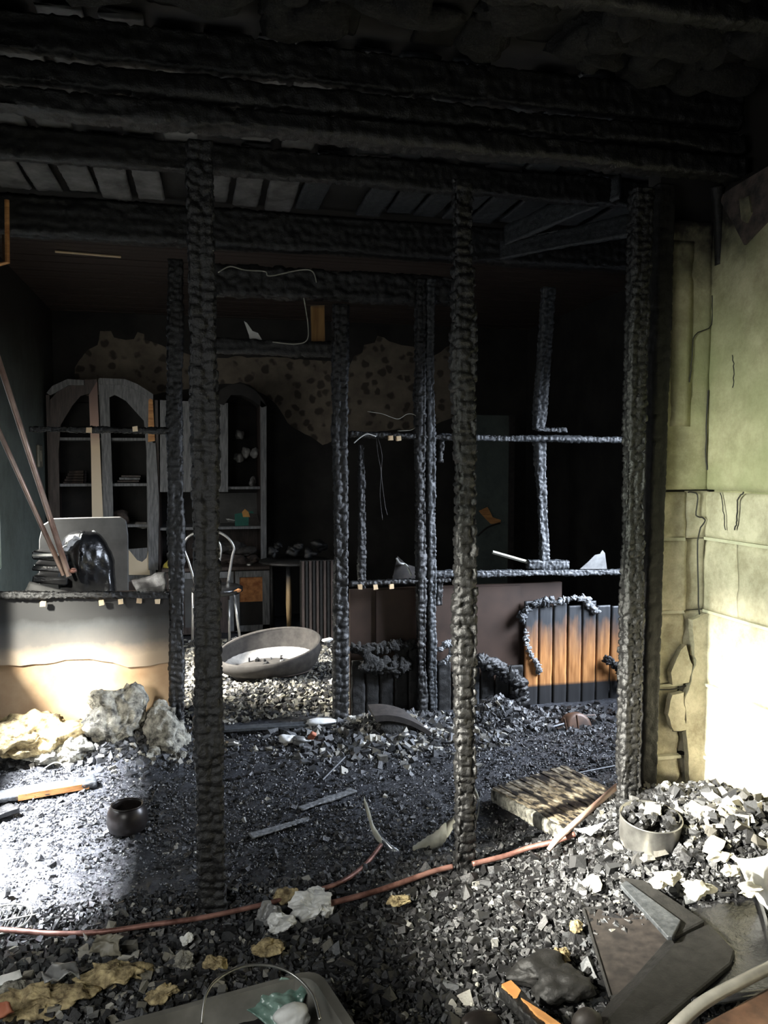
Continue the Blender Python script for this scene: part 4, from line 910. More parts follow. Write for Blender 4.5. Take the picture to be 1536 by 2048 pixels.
for k, (p, q_, r_, mt, lab) in enumerate((((-60, 545), (138, 1152), .016, 'copper_pale', 'longer copper pipe slanting down behind the low left wall'), ((-60, 735), (128, 1150), .014, 'copper_pale', 'shorter copper pipe slanting below the longer one at the left'))):
    tag(MB().tube([G(*p, Y=4.72 + .0 * k), G(*q_, Y=4.80 + .02 * k)], r_, 8).build('copper_pipe', mt, None, True), lab, 'pipe')
V, Fc = blob(G(147, 1141, Y=4.8), (.02, .02, .014), .2, 3, 1, 3); tag(place('pipe_joint', V, Fc, 'copper', None, True), 'small reddish joint at the foot of the slanting pipes', 'joint')
# cloth/plaster hump on the low wall ledge
V, Fc = sheet([G(60, 1165, Y=4.75), G(170, 1190, Y=4.68), G(168, 1200, Y=4.62), G(40, 1200, Y=4.66)], 20, 8, 0.01, 4, 5, None, .004)
tag(place('fallen_sheet', V, Fc, 'grey_paint', None, True), 'grey peeled sheet sagging over the low wall at the left', 'sheet')
V, Fc = sheet([G(262, 1165, Y=4.9), G(335, 1148, Y=4.8), G(336, 1190, Y=4.62), G(280, 1192, Y=4.62)], 20, 12, 0.02, 14, 5, None, .006)
tag(place('fallen_sheet', V, Fc, 'char_matte', None, True), 'dark crumpled sheet on the ledge by the left doorway stud', 'sheet')

# ------------------------------------------------------------------ debris on the floor
def in_view(X, Y, m_=0.06):
    c, s = math.cos(YAW), math.sin(YAW)
    zc = s * X + c * Y; xc = c * X - s * Y
    return np.abs(xc / np.maximum(zc, .1)) < 0.48 + m_
def chunks(name, X, Y, smin, smax, mat, label, cat, sink=0.3, flat=0.6, seed=0, extra=None, power=2.0):
    r = np.random.RandomState(seed); ok = in_view(X, Y) & ~((X > px0 - .01) & (Y > PY - .04) & (Y < PY + .16)) & ~((X > XR - .03) & (Y < 3.0)) & (np.abs(Y - Y2 - .04) > .07); X = X[ok]; Y = Y[ok]; n = len(X)
    base = np.array([[x_, y_, z_] for x_ in (-.5, .5) for y_ in (-.5, .5) for z_ in (-.5, .5)])
    s = smin + (smax - smin) * r.rand(n) ** power
    asp = np.stack([np.ones(n), r.uniform(.45, 1, n), r.uniform(.3, .9, n) * flat / .6], -1)
    V = (base[None] + r.uniform(-.22, .22, (n, 8, 3))) * (s[:, None] * asp)[:, None, :]
    # taper one end
    V[:, :, 0:1] *= 1
    ax = r.normal(size=(n, 3)); ax /= np.linalg.norm(ax, axis=1)[:, None]; th = r.uniform(0, math.pi, n)
    K = np.zeros((n, 3, 3)); K[:, 0, 1] = -ax[:, 2]; K[:, 0, 2] = ax[:, 1]; K[:, 1, 0] = ax[:, 2]; K[:, 1, 2] = -ax[:, 0]; K[:, 2, 0] = -ax[:, 1]; K[:, 2, 1] = ax[:, 0]
    R = np.eye(3)[None] + np.sin(th)[:, None, None] * K + (1 - np.cos(th))[:, None, None] * (K @ K)
    V = np.einsum('nij,nkj->nki', R, V)
    Z = H(X, Y) + (0.25 - sink + 0.25 * r.rand(n)) * s
    if extra is not None: Z = Z + extra(X, Y, r)
    V = V + np.stack([X, Y, Z], -1)[:, None, :]
    fb = np.array([(0, 1, 3, 2), (4, 6, 7, 5), (0, 4, 5, 1), (2, 3, 7, 6), (0, 2, 6, 4), (1, 5, 7, 3)])
    Fq = (fb[None] + (np.arange(n) * 8)[:, None, None]).reshape(-1, 4)
    return tag(place(name, V.reshape(-1, 3), Fq, mat), label, cat, kind='stuff')
r = np.random.RandomState(5)
def uni(n, x0, x1, y0, y1): return r.uniform(x0, x1, n), r.uniform(y0, y1, n)
lift = lambda X, Y, q: 0.02 * q.rand(len(X))
X, Y = uni(60000, XL, 2.4, 2.75, 4.55); chunks('char_grit', X, Y, .003, .011, 'chunk_fine', 'fine glittering char grit covering the floor between the stud walls', 'debris', seed=1)
X, Y = uni(5500, XL, 2.4, 2.75, 4.55); chunks('char_gravel', X, Y, .008, .026, 'chunk_black', 'small loose char pieces on the floor between the stud walls', 'debris', seed=2, power=3)
X, Y = uni(100000, -1.0, XR, 1.75, 2.85); chunks('charcoal_heap', X, Y, .004, .024, 'chunk_black', 'deep bed of charcoal pieces in the foreground', 'debris', seed=3, extra=lambda X, Y, q: 0.03 * q.rand(len(X)), power=1.8)
X, Y = uni(1100, 0.0, XR, 1.75, 2.9); chunks('charcoal_lumps', X, Y, .018, .048, 'chunk_black', 'larger charcoal lumps heaped at the right foreground', 'debris', seed=4, extra=lambda X, Y, q: 0.03 * q.rand(len(X)))
def clus(n, x, y, sx, sy): return r.normal(x, sx, n), r.normal(y, sy, n)
X, Y = clus(2600, -0.45, 4.36, .24, .10); chunks('mixed_rubble', X, Y, .008, .040, 'chunk_mixed', 'grey and pale rubble heaped before the low left wall', 'debris', seed=6)
X, Y = uni(16000, -.5, 1.5, 4.55, 7.0); chunks('pale_rubble', X, Y, .008, .038, 'chunk_pale', 'pale plaster rubble covering the floor beyond the doorway', 'debris', seed=7)
X, Y = clus(1800, 1.02, 4.28, .30, .14); chunks('dark_rubble', X, Y, .012, .05, 'chunk_mixed', 'dark and grey rubble at the foot of the planks right of the doorway', 'debris', seed=8)
X, Y = clus(1800, 1.85, 4.40, .30, .10); chunks('dark_rubble', X, Y, .010, .04, 'chunk_black', 'black rubble at the foot of the scorched planks', 'debris', seed=9)
X, Y = clus(1300, -0.35, 2.35, .35, .16); chunks('plaster_crumbs', X, Y, .008, .035, 'chunk_mixed', 'grey and cream crumbs in the left foreground', 'debris', seed=10, extra=lambda X, Y, q: .02 + 0.02 * q.rand(len(X)))
X, Y = clus(300, 1.66, 2.36, .15, .06); chunks('plaster_pieces', X, Y, .012, .055, 'chunk_pale', 'bright plaster pieces at the foot of the right wall', 'debris', seed=11, extra=lambda X, Y, q: .03 + 0.02 * q.rand(len(X)))
X, Y = clus(50, 1.72, 2.72, .16, .1); chunks('plaster_pieces', X, Y, .012, .035, 'chunk_pale', 'cream plaster pieces around the top of the corner heap', 'debris', seed=12, extra=lambda X, Y, q: .03 + 0.02 * q.rand(len(X)))

def on(px_, py_, lift_=0.0):
    """floor point seen at a pixel, by marching on the heap height"""
    z_ = 0.0
    for _ in range(25):
        p = G(px_, py_, Z=z_); z_ = float(H(p.x, p.y)) + lift_ + (0.028 if p.y < 2.85 else 0.006)
    return G(px_, py_, Z=z_)
# insulation clumps by the low left wall
for k, (a_, b_, rx, rz, mt, lab) in enumerate((
    (240, 1440, .15, .14, 'insul', 'largest grey insulation clump in front of the low left wall'),
    (210, 1402, .07, .06, 'insul', 'upper pale insulation clump leaning on the brown board'),
    (325, 1455, .11, .16, 'insul', 'upright ash-grey insulation clump next to the left doorway stud'),
    (305, 1515, .07, .05, 'insul', 'small greenish-grey insulation clump before the upright one'),
    (362, 1512, .04, .03, 'insul', 'small clump of insulation touching the nearest stud line'),
    (150, 1500, .07, .06, 'insul', 'pale lump of insulation lying left of the largest clump'),
    (60, 1465, .22, .10, 'insul_tan', 'wide brown fibrous insulation pile at the left edge'),
    (100, 1500, .10, .05, 'insul', 'white scorched wad below the brown fibrous pile'))):
    V, Fc = blob(G(a_, b_, Y=4.34 - .10 * (b_ > 1495)), (rx, rx * .8, rz), 0.5, 3.0, 500 + k, 5)
    V = V + 0.022 * np.stack([sn(V[:, 0] * 34, V[:, 1] * 34, V[:, 2] * 34, seed=600 + k + j, octaves=5) for j in range(3)], -1)
    tag(place('insulation_clump', V, Fc, mt, None, True), lab, 'insulation')
# charred plank with bare wood at the left
pl = thing('burnt_plank', on(90, 1600), 'charred plank with a glowing orange bare edge lying at the left', 'plank')
a0, a1 = on(-40, 1600, .02), on(190, 1560, .02)
V, Fq = charbar(a0, a1, 0.10, 0.03, cell=(.05, .05), res=.008, depth=.004); place('charred_body', V, Fq, 'char_grey', pl, True)
dd = (a1 - a0).normalized(); sd = Vector((dd.y, -dd.x, 0)) * 0.053
MB().box((a0.lerp(a1, .62) + sd), ((a1 - a0).length * .62, 0.012, 0.026), dd.to_track_quat('X', 'Z').to_matrix(), .002).build('bare_edge', 'raw_wood', pl)
a0, a1 = on(-60, 1645, .02), on(30, 1615, .02)
V, Fq = charbar(a0, a1, 0.09, 0.025, cell=(.05, .05), res=.008, depth=.004); tag(place('charred_board', V, Fq, 'char', None, True), 'short charred board below the orange-edged plank at the left edge', 'board')
wire('loose_wire', [(0, 1575), (60, 1555), (110, 1525), (135, 1540), (150, 1553)], 4.1, 0.0022, 'white', 'thin pale wire arching over the orange-edged plank')
# round bowl
bc = on(253, 1672); R_ = 41 / F * 3.3
bw = thing('round_bowl', bc, 'dark rounded bowl sitting on the sooty floor', 'bowl')
prof = [(0.055, 0), (.078, .012), (.088, .05), (.083, .09), (.070, .112), (.064, .118), (.060, .112), (.072, .085), (.076, .05), (.05, .015)]
prof = [(a_ * R_ / .088, b_ * R_ / .088) for a_, b_ in prof]
MB().lathe(bc + Vector((0, .05, 0.0)), prof, 48).build('vessel', 'bronze', bw, True)
MB().tube([bc + Vector((math.cos(t_) * .067 * R_ / .088, .05 + math.sin(t_) * .067 * R_ / .088, .117 * R_ / .088)) for t_ in np.linspace(0, 2 * math.pi, 41)], 0.003, 6).build('rim', 'bronze', bw, True)
# floor laths
for k, (p, q_, lab) in enumerate((((600, 1618), (708, 1580), 'longer pale-blue charred lath lying behind the bowl side'), ((500, 1672), (620, 1636), 'shorter charred lath lying nearer the left stud'))):
    V, Fq = charbar(on(*p, .008), on(*q_, .012), 0.045, 0.014, a=(0, 1, 0), cell=(.02, .03), res=.006, depth=.003); tag(place('charred_lath', V, Fq, 'cab_grey', None, True), lab, 'lath')
tag(MB().tube([on(645, 1560, .01), on(690, 1514, .03)], .005, 5).build('thin_twig', 'char_grey'), 'thin straight rod lying on the floor near the doorway stud', 'rod')
# copper pipes on the floor
def floor_pipe(pix, r_, mat, label, lift_=.02):
    P = resample([on(a_, b_, lift_) for a_, b_ in pix], 8)
    return tag(MB().tube(P, r_, 8).build('copper_pipe', mat, None, True), label, 'pipe')
floor_pipe([(-40, 1856), (40, 1862), (110, 1867), (200, 1864), (300, 1850), (400, 1836), (500, 1815), (600, 1790), (680, 1765), (730, 1730), (762, 1690)], .0085, 'copper', 'long copper pipe curving across the left foreground past the nearest stud', .025)
floor_pipe([(648, 1810), (760, 1780), (860, 1745), (905, 1733)], .010, 'copper', 'red copper pipe running up to the middle scaly stud from the left', .025)
floor_pipe([(945, 1728), (1010, 1712), (1060, 1695), (1110, 1683), (1150, 1668)], .010, 'copper', 'red copper pipe right of the middle scaly stud', .03)
tag(MB().tube([on(1097, 1700, .05), on(1112, 1680, .075), G(1234, 1572, Y=2.95)], [.008, .011, .012], 8).build('pale_pole', M['copper_pale'], None, True), 'pale pinkish pole slanting up beside the corner stud', 'pole')
# curled strips
def ribbon(name, pix, w_, Ys, mat, label, tw=0.0, cat='strip'):
    C_ = resample([G(a_, b_, Y=y_) for (a_, b_), y_ in zip(pix, Ys)], 8); n = len(C_); V = []
    for i, p in enumerate(C_):
        u_ = i / (n - 1); ww = w_ * (0.35 + 0.65 * math.sin(math.pi * min(1, max(0, u_ * .9 + .08)))) * random.uniform(.85, 1.1)
        dvec = Vector((0.15, math.sin(tw * u_ + .5), math.cos(tw * u_ + .5))).normalized()
        V += [p - dvec * ww / 2, p + dvec * ww / 2]
    m_ = MB(); k = len(V); nrm = Vector((0, .003, .002)); V2 = [v_ + nrm for v_ in V]
    Fc = [(2 * i, 2 * i + 1, 2 * i + 3, 2 * i + 2) for i in range(n - 1)] + [(k + 2 * i + 2, k + 2 * i + 3, k + 2 * i + 1, k + 2 * i) for i in range(n - 1)]
    Fc += [(2 * i, 2 * i + 2, k + 2 * i + 2, k + 2 * i) for i in range(n - 1)] + [(2 * i + 3, 2 * i + 1, k + 2 * i + 1, k + 2 * i + 3) for i in range(n - 1)]
    m_.add(V + V2, Fc); return tag(m_.build(name, mat, None, True), label, cat)
ribbon('curled_strip', [(728, 1600), (738, 1630), (748, 1662), (766, 1686)], .05, [3.1, 3.1, 3.08, 3.05], 'strip', 'narrow curled plastic strip standing left of the silvery one', .3)
ribbon('curled_strip', [(764, 1680), (790, 1704), (820, 1716), (850, 1712)], .035, [3.05, 3.0, 2.98, 3.0], 'silver', 'silvery bent strip lying between the two curled strips', 1.2)
ribbon('curled_strip', [(825, 1705), (860, 1690), (890, 1665), (912, 1640)], .075, [3.0, 3.02, 3.0, 2.95], 'strip', 'broad curled olive strip rising towards the middle scaly stud', .2)
ribbon('curled_strip', [(950, 1580), (958, 1600), (956, 1625), (950, 1642)], .03, [3.2, 3.2, 3.2, 3.2], 'strip', 'small pale strip standing just right of the middle scaly stud', .3)
# ribbed burnt board, right floor
rb = thing('ribbed_board', on(1110, 1600), 'burnt ribbed board with pale streaks lying tilted right of the middle stud', 'board')
C0, C1, C2, C3 = on(985, 1580, .05), on(1135, 1662, .02), on(1235, 1590, .09), on(1130, 1535, .08)
nrm = Vector((0, 0, 1)); nst = 14
for k in range(nst):
    u0, u1 = k / nst, (k + .82) / nst
    A = C0.lerp(C3, u0); B = C1.lerp(C2, u0); A2 = C0.lerp(C3, u1); B2 = C1.lerp(C2, u1)
    MB().prism([A, B, B2, A2], (0, 0, 0.012 + .003 * (k % 2))).build('rib_slat', 'ribbed', rb)
MB().prism([C0, C1, C2, C3], (0, 0, -0.015)).build('backing', 'char_matte', rb)
V, Fq = charbar(on(985, 1590, .02), on(1130, 1672, .02), 0.02, 0.05, cell=(.05, .05), res=.008, depth=.004); place('edge_strip', V, Fq, 'insul', rb, True)
tag(MB().tube(resample([on(1050, 1562, .02), on(1110, 1557, .02), on(1160, 1545, .03), on(1236, 1530, .03)], 5), .004, 5).build('silver_strip', 'silver'), 'thin shiny metal strip lying along the back of the ribbed board', 'strip')
tag(sheet_obj('film_scrap', [on(1150, 1660, .05), on(1190, 1650, .07), on(1225, 1640, .06), on(1180, 1672, .05)], 'silver', 12, 8, .01, 4), 'crumpled silvery film below the ribbed board', 'film')
# curved burnt slab & scraps before the planks
cs = thing('curved_slab', on(800, 1470), 'curved charred slab arching over rubble at the foot of the planks', 'slab')
P = []
A = resample([G(a_, b_, Y=4.30) for a_, b_ in [(744, 1425), (775, 1424), (810, 1432), (845, 1450), (872, 1470)]], 6)
Vv = [p + Vector((0, -.06, 0)) for p in A] + [p + Vector((0, .12, .01)) for p in A] + [p + Vector((0.01, -.06, -.035)) for p in A] + [p + Vector((0.01, .12, -.03)) for p in A]
n = len(A); Fc = []
for i in range(n - 1): Fc += [(i, i + 1, n + i + 1, n + i), (2 * n + i + 1, 2 * n + i, 3 * n + i, 3 * n + i + 1), (2 * n + i, 2 * n + i + 1, i + 1, i), (n + i, n + i + 1, 3 * n + i + 1, 3 * n + i)]
Fc += [(0, n, 3 * n, 2 * n), (n - 1, 2 * n - 1 + 2 * n, 2 * n - 1, n - 1)][:1]
MB().add(Vv, Fc).build('slab', 'dark_board', cs)
blob_obj('inner_fold', G(790, 1458, Y=4.28), (.11, .05, .06), 'wool', cs, .3, 3, 3, 4)
V, Fc = blob(G(808, 1470, Y=4.18), (.03, .02, .014), .15, 3, 2, 3); tag(place('metal_cup', V, Fc, 'steel', None, True), 'small shiny metal piece under the curved slab', 'scrap')
br = thing('burnt_pot', on(1152, 1490), 'brown burnt round pot lying before the scorched planks', 'pot')
c_ = G(1148, 1455, Y=4.3); MB().lathe(c_, [(.02, -.08), (.075, -.07), (.088, -.02), (.088, .04), (.078, .075), (.06, .078)], 24, rot=Matrix.Rotation(1.2, 3, 'X')).build('pot_body', 'rusty', br, True)
MB().tube([G(1128, 1436, Y=4.2), G(1136, 1475, Y=4.2)], .006, 5).build('strap', 'rusty', br); MB().tube([G(1153, 1430, Y=4.2), G(1158, 1468, Y=4.2)], .006, 5).build('strap', 'rusty', br)
tag(MB().tube([G(1100, 1455, Y=4.25), G(1128, 1447, Y=4.25)], .006, 5).build('metal_rod', 'silver'), 'short bright rod left of the brown burnt pot', 'rod')
tag(MB().tube([G(1158, 1431, Y=4.3), G(1190, 1430, Y=4.3)], .004, 5).build('metal_rod', 'rusty'), 'thin rod behind the brown burnt pot', 'rod')
# doorway floor pieces
for k, (a_, b_, s_, mt, lab) in enumerate(((463, 1485, .035, 'steel', 'small silvery dish just behind the nearest stud'), (640, 1445, .05, 'film', 'long pale plaster piece lying across the doorway sill'), (575, 1478, .045, 'film', 'white crumpled scrap on the doorway sill'), (605, 1480, .05, 'plastic_grey', 'grey translucent scrap beside the white one on the sill'), (655, 1280, .035, 'white', 'white curved shard at the doorway stud'), (640, 1370, .04, 'insul_tan', 'yellowish clump right of the pet bed'))):
    p = on(a_, b_, .02) if b_ > 1400 else G(a_, b_, Y=5.6)
    V, Fc = blob(p, (s_ * (2 if k == 1 else 1), s_ * .7, s_ * .5), .4, 3, 700 + k, 3); tag(place('floor_scrap', V, Fc, mt, None, True), lab, 'scrap')
tag(MB().box(on(622, 1475, .03), (.03, .025, .075), Euler((.5, .5, 0)).to_matrix()).build('clay_piece', 'terracotta', None, bevel=.004), 'small red clay piece on the doorway sill', 'clay piece')
tag(MB().box(on(560, 1452, .02), (.75, .06, .02), Matrix.Rotation(-.05, 3, 'Z')).build('door_sill', 'char_grey', None, bevel=.003), 'charred threshold board lying across the doorway', 'threshold')
# wire grill at the left edge
gr = thing('wire_grill', on(20, 1835), 'round wire grill lying at the left edge of the foreground', 'grill')
gc = on(8, 1838, .02); Rg = 0.085
MB().tube([gc + Vector((Rg * math.cos(t_), Rg * 1.05 * math.sin(t_), 0)) for t_ in np.linspace(0, 2 * math.pi, 33)], .004, 6).build('rim', 'steel', gr, True)
for k in range(-4, 5):
    d_ = math.sqrt(max(0, 1 - (k / 5) ** 2)); MB().tube([gc + Vector((Rg * k / 5, -Rg * d_, 0)), gc + Vector((Rg * k / 5 + .01, Rg * d_, 0))], .002, 4).build('bar', 'steel', gr)
MB().tube([gc + Vector((-.1, -.03, .004)), gc + Vector((.1, .0, .004))], .003, 4).build('cross_bar', 'steel', gr)
# aluminium pot on the corner heap
pc = on(1315, 1716); Rp = 56 / F * (pc.length * .87 + .1)
pc = pc + Vector((0.02, .09, -0.005)); k_ = 0.098
pt = thing('metal_pot', pc, 'dull aluminium pot full of charcoal on the heap by the corner stud', 'pot')
rt_ = Matrix.Rotation(0.12, 3, 'X')
MB().lathe(pc, [(.080, 0), (.090, .008), (.097, .03), (.101, .108), (.104, .112), (.098, .112), (.092, .035), (.05, .03)], 48, rot=rt_).build('pot_body', 'steel', pt, True)
ms = []; off = 0; Vs = []; Fs = []
for k in range(70):
    th = random.uniform(0, 6.28); rr_ = .09 * random.random() ** .5
    V, Fc = blob(np.array(pc) + np.array([rr_ * math.cos(th), rr_ * math.sin(th), .10 + random.uniform(-.01, .02)]), [random.uniform(.008, .022) for _ in range(3)], .4, 2.5, k, 1)
    Vs.append(V); Fs.append(Fc + off); off += len(V)
tag(place('charcoal_filling', np.vstack(Vs), np.vstack(Fs), 'chunk_black', pt), kind='stuff')
o = sheet_obj('plaster_flake', [pc + Vector(v_) for v_ in ((-.03, -.02, .125), (.03, -.03, .12), (.05, .01, .135), (0, .02, .145))], 'plaster_pale', 8, 8, .004, 3, parent=pt)
# individual pale plaster lumps at the right
for k, (a_, b_, s_, lab) in enumerate(((1285, 1636, .035, 'cream block chip just behind the metal pot'), (1268, 1630, .025, 'flat cream chip left behind the metal pot'), (1440, 1712, .028, 'rounded cream stone right of the metal pot'), (1462, 1742, .026, 'smaller cream stone below the rounded one near the right wall'), (1395, 1778, .045, 'large yellowish plaster lump above the black tray'), (1490, 1690, .06, 'long white plaster fragment at the wall foot'), (1335, 1752, .03, 'cream chunk right under the metal pot'), (1315, 1765, .03, 'orange-stained plaster chunk left of the yellowish lump'), (1500, 1780, .03, 'yellowish chip above the tray corner'))):
    V, Fc = blob(on(a_, b_, .03), (s_ * 1.0, s_ * .7, s_ * .5), .7, 4.0, 800 + k, 3); tag(place('plaster_lump', V, Fc, 'plaster_pale', None, False), lab, 'plaster')
tag(sheet_obj('plaster_slab', [on(1470, 1715, .04), on(1560, 1700, .06), on(1570, 1850, .03), on(1520, 1810, .02)], 'white', 14, 14, .012, 5, thick=.02), 'white plaster slab leaning at the foot of the right wall', 'plaster')
V, Fc = blob(on(1402, 1600, .05), (.05, .04, .03), .4, 2.5, 901, 3); tag(place('char_block', V, Fc, 'char_matte', None, False), 'dark block on top of the heap against the right wall', 'lump')
# white crumpled wads in the middle foreground
for k, (a_, b_, rx, rz, mt, lab) in enumerate(((625, 1812, .075, .045, 'film', 'white crumpled wad below the curved pipe'), (575, 1790, .040, .022, 'insul_tan', 'yellow scorched wad touching the curved pipe'), (632, 1783, .022, .016, 'white', 'small white crumb above the crumpled wad'), (540, 1832, .040, .04, 'plastic_grey', 'grey crumpled plastic left of the white wad'), (562, 1848, .04, .03, 'film', 'white folded plastic tongue below the grey crumple'), (800, 1800, .035, .014, 'insul_tan', 'flat yellow insulation shred under the straight pipe'), (535, 1895, .045, .016, 'insul_tan', 'pale tan flake in the centre left foreground'), (370, 1920, .03, .02, 'insul', 'cream knobbly lump left of the tan flake'), (435, 1925, .03, .02, 'insul_tan', 'cream knobbly lump above the wire hoop'), (370, 1880, .018, .014, 'white', 'small white star-shaped crumb beside the nearest stud foot'), (1150, 1853, .020, .018, 'insul_tan', 'upper cream foam crumb left of the flat black box'), (1122, 1915, .026, .022, 'insul_tan', 'lower cream foam crumb left of the flat black box'))):
    V, Fc = blob(on(a_, b_, .03), (rx, rx * .7, rz), .5, 3.2, 1000 + k, 4); V = V + 0.007 * np.stack([sn(V[:, 0] * 90, V[:, 1] * 90, V[:, 2] * 90, seed=1400 + k + j, octaves=4) for j in range(3)], -1); tag(place('crumpled_wad', V, Fc, mt, None, False), lab, 'wad')
V, Fc = sheet([on(185, 1905, .02), on(195, 1865, .08), on(250, 1870, .08), on(245, 1905, .03)], 20, 16, .02, 33, 6, None, .004)
tag(place('melted_bottle', V, Fc, 'beige', None, True), 'crumpled olive bottle remnant in the left foreground', 'bottle')
tag(sheet_obj('cloth_scrap', [on(70, 1945, .05), on(150, 1925, .06), on(160, 1950, .05), on(90, 1965, .05)], 'plastic_grey', 14, 10, .015, 36), 'grey plastic scrap left of the olive bottle', 'scrap')
for k, (a_, b_, rx, lab) in enumerate(((80, 2000, .09, 'largest mustard-coloured insulation wad in the bottom left corner'), (230, 1950, .085, 'long brown insulation ridge in the left foreground'), (30, 1985, .05, 'bright cream insulation wad at the bottom left edge'), (320, 1985, .04, 'greyish insulation bit above the box rim'))):
    V, Fc = blob(on(a_, b_, .02), (rx, rx * .6, rx * .35), .55, 3.4, 1100 + k, 5)
    V = V + 0.006 * np.stack([sn(V[:, 0] * 90, V[:, 1] * 90, V[:, 2] * 90, seed=1200 + k + j, octaves=2) for j in range(3)], -1)
    tag(place('insulation_wad', V, Fc, 'insul_tan' if k != 2 else 'insul', None, True), lab, 'insulation')
tag(sheet_obj('clay_shard', [on(-20, 2010, .05), on(20, 2005, .08), on(28, 2025, .06), on(-10, 2045, .04)], 'terracotta', 8, 8, .004, 7, thick=.012), 'orange clay shard at the bottom left edge', 'shard')
tag(sheet_obj('paper_scrap', [on(-20, 1960, .05), on(40, 1940, .06), on(45, 1955, .05), on(-10, 1975, .04)], 'white', 8, 8, .004, 8), 'white scrap at the left edge above the orange shard', 'paper')
# grey plastic box at the bottom
zr = 0.235
P0, P1, P2 = G(632, 1938, Z=zr), G(150, 2070, Z=zr), G(745, 2110, Z=zr); P3 = P1 + P2 - P0
bxo = thing('plastic_box', ((P0.x + P3.x) / 2, (P0.y + P3.y) / 2, 0.04), 'sooty grey plastic box with rounded corner at the bottom edge', 'box')
def rrect(c, rad, z_, inset=0.0, k=6):
    ctr = sum(c, Vector()) / 4; out = []
    for i in range(4):
        p = c[i]; a_ = (c[i - 1] - p).normalized(); b_ = (c[(i + 1) % 4] - p).normalized()
        q0 = p + a_ * rad; q1 = p + b_ * rad
        for j in range(k + 1):
            t_ = j / k; out.append(((1 - t_) ** 2) * q0 + 2 * t_ * (1 - t_) * p + t_ ** 2 * q1)
    out = [o_ + (ctr - o_).normalized() * inset for o_ in out]
    return [(o_.x, o_.y, z_) for o_ in out]
CC = [P0, P1, P3, P2]
rr = [rrect(CC, .06, .06, .04), rrect(CC, .06, zr - .03, .012), rrect(CC, .06, zr - .03, -.006), rrect(CC, .06, zr, -.006), rrect(CC, .06, zr, .022), rrect(CC, .06, zr - .02, .026), rrect(CC, .06, .075, .05)]
V = [p for q_ in rr for p in q_]; n = len(rr[0]); Fc = [(i * n + j, i * n + (j + 1) % n, (i + 1) * n + (j + 1) % n, (i + 1) * n + j) for i in range(len(rr) - 1) for j in range(n)] + [tuple(range(n))[::-1], tuple(6 * n + j for j in range(n))]
place('box_shell', np.array(V), Fc, 'box_grey', bxo, False)
tag(sheet_obj('plastic_bag', [G(470, 2005, Z=.20), G(560, 1955, Z=.24), G(625, 1975, Z=.20), G(560, 2070, Z=.17)], 'green_film', 28, 28, .016, 21, 5), 'sea-green crumpled plastic bag inside the bottom box', 'bag')
V, Fc = blob(G(585, 2035, Z=.20), (.045, .035, .03), .25, 2.2, 3, 4); tag(place('white_cup_piece', V, Fc, 'white', None, True), 'white rounded cup piece in the bottom box', 'cup')
tag(sheet_obj('dark_rag', [G(330, 2040, Z=.17), G(480, 1990, Z=.17), G(560, 2060, Z=.15), G(380, 2100, Z=.15)], 'char_matte', 16, 16, .02, 22), 'black rag lining the bottom box', 'rag')
hoop = resample([G(403, 2048, Z=.26), G(412, 1990, Z=.30), G(440, 1955, Z=.31), G(490, 1932, Z=.31), G(545, 1932, Z=.30), G(590, 1952, Z=.28), G(625, 1990, Z=.26), G(640, 2040, Z=.24)], 8)
tag(MB().tube(hoop, .0035, 8).build('wire_hoop', 'steel', None, True), 'thin wire hoop arching over the bottom box', 'handle')
# right foreground: flat black box, board, tray, batten
zb = 0.20
def slabpix(name, pix, zs_, th, mat, label, cat, bevel=0.004):
    P = [G(a_, b_, Z=z_) for (a_, b_), z_ in zip(pix, zs_)]
    return tag(MB().prism(P, (0, 0, -th)).build(name, mat, None, bevel=bevel), label, cat)
fb = thing('flat_box', G(1320, 1950, Z=.1), 'flat sooty brown-black box in the right foreground', 'box')
P = [G(1168, 1818, Z=.16), G(1385, 1805, Z=.18), G(1480, 1960, Z=.16), G(1222, 1995, Z=.13)]
MB().prism(P, (0, 0, -.012)).build('lid', 'dark_board', fb)
for k in range(4):
    a_, b_ = P[k], P[(k + 1) % 4]; dirv = (b_ - a_); 
    MB().tube([a_, b_], .006, 4).build('edge_rim', 'char_matte', fb)
MB().prism([p + (sum(P, Vector()) / 4 - p) * .03 - Vector((0, 0, .012)) for p in P], (0, 0, -.05)).build('box_base', 'char_matte', fb)
slabpix('black_board', [(1335, 1875), (1400, 1828), (1470, 1900), (1462, 1925), (1300, 2060), (1150, 2110), (1215, 2005), (1262, 1958)], [.20, .22, .20, .20, .19, .18, .17, .18], .02, 'char_matte', 'black board lying across the flat box', 'board')
slabpix('black_board', [(1240, 1752), (1290, 1760), (1410, 1840), (1350, 1872), (1300, 1820)], [.23, .235, .23, .22, .225], .02, 'char_matte', 'long black charred strip behind the grey fibrous strip', 'board')
slabpix('fibrous_strip', [(1240, 1768), (1252, 1760), (1362, 1840), (1345, 1872), (1335, 1872)], [.245, .245, .24, .235, .235], .014, 'char_grey', 'grey fibrous wood strip resting on the flat box', 'strip', .002)
ty = thing('black_tray', G(1450, 1900, Z=.1), 'shiny black plastic tray beside the right wall', 'tray')
T = [G(1362, 1802, Z=.19), G(1512, 1790, Z=.21), G(1570, 1985, Z=.19), G(1385, 2010, Z=.17)]
MB().prism(T, (0, 0, -.008)).build('tray_base', 'black_plastic', ty)
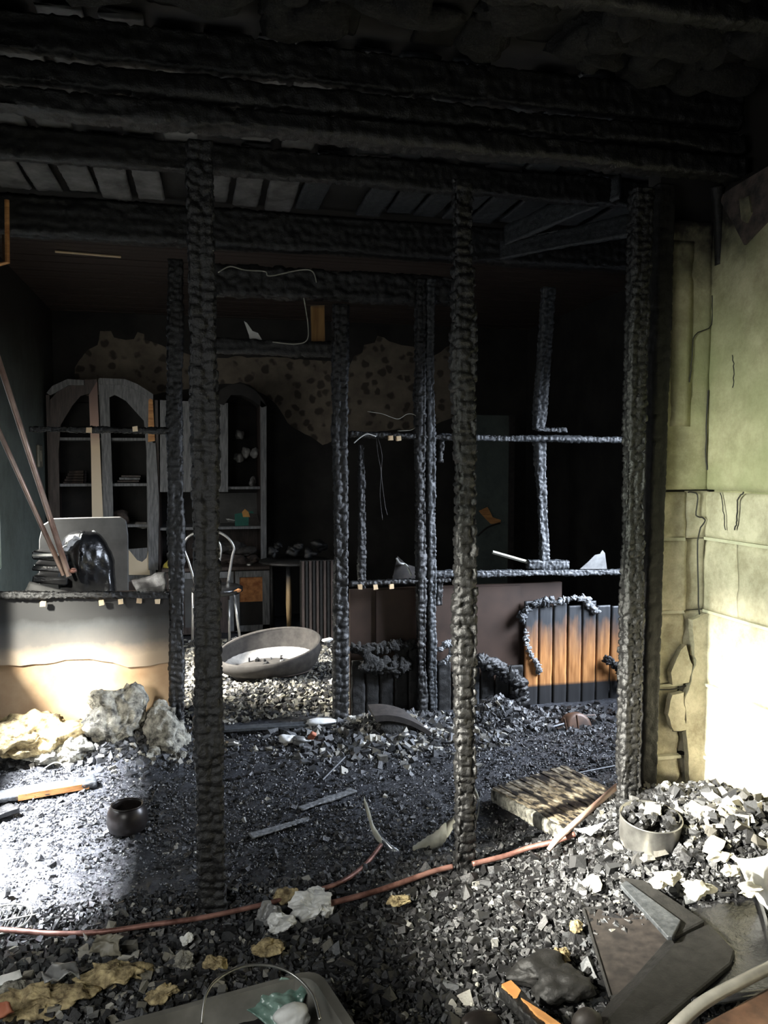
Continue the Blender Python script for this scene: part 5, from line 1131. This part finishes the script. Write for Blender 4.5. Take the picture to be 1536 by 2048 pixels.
for k in range(4): MB().tube([T[k] + Vector((0, 0, .008)), T[(k + 1) % 4] + Vector((0, 0, .008))], .010, 8).build('tray_rim', 'black_plastic', ty, True)
gp = [G(1330, 2075, Z=.24), G(1400, 2010, Z=.27), G(1480, 1965, Z=.28), G(1560, 1925, Z=.28)]
tag(MB().tube(resample(gp, 6), .015, 10).build('glass_tube', 'box_grey', None, True), 'thick grey curved tube at the bottom right corner', 'tube')
slabpix('brown_board', [(1380, 2060), (1560, 1960), (1600, 2100), (1400, 2150)], [.24, .25, .24, .22], .02, 'rusty', 'brown board in the bottom right corner below the grey tube', 'board')
bt = thing('wood_batten', G(1060, 2010, Z=.15), 'charred batten with orange unburnt end at the bottom edge', 'batten')
a0, a1 = G(1018, 1982, Z=.19), G(1120, 2085, Z=.22)
V, Fq = charbar(a0, a1, .055, .04, cell=(.03, .03), res=.006, depth=.004); place('charred_body', V, Fq, 'char', bt, True)
MB().prism([G(1003, 1968, Z=.215), G(1022, 1960, Z=.215), G(1042, 1980, Z=.215), G(1032, 2000, Z=.215)], (0, 0, -.012)).build('bare_end', 'raw_wood', bt)
MB().prism([G(1042, 1995, Z=.217), G(1090, 2025, Z=.232), G(1128, 2052, Z=.24), G(1118, 2058, Z=.24), G(1075, 2030, Z=.232)], (0, 0, -.012)).build('bare_edge', 'raw_wood', bt)
V, Fc = blob(G(1120, 1975, Z=.14), (.08, .065, .038), .45, 3, 44, 4); tag(place('black_bundle', V, Fc, 'char_matte', None, True), 'black soft bundle between the batten and the flat box', 'bundle')
V, Fc = blob(G(1080, 1935, Z=.15), (.08, .05, .03), .5, 3, 45, 4); tag(place('dark_cushion', V, Fc, 'char_matte', None, True), 'dark grey bundle above the orange-ended batten', 'bundle')
V, Fc = blob(G(1175, 2045, Z=.19), (.038, .03, .035), .08, 2, 46, 4); tag(place('grey_ball', V, Fc, 'dark_board', None, True), 'dark grey ball at the bottom edge beside the batten', 'ball')
V, Fc = blob(G(960, 2045, Z=.16), (.05, .03, .03), .2, 2, 47, 4); tag(place('tin_can', V, Fc, 'bronze', None, True), 'dark shiny can left of the batten at the bottom edge', 'can')
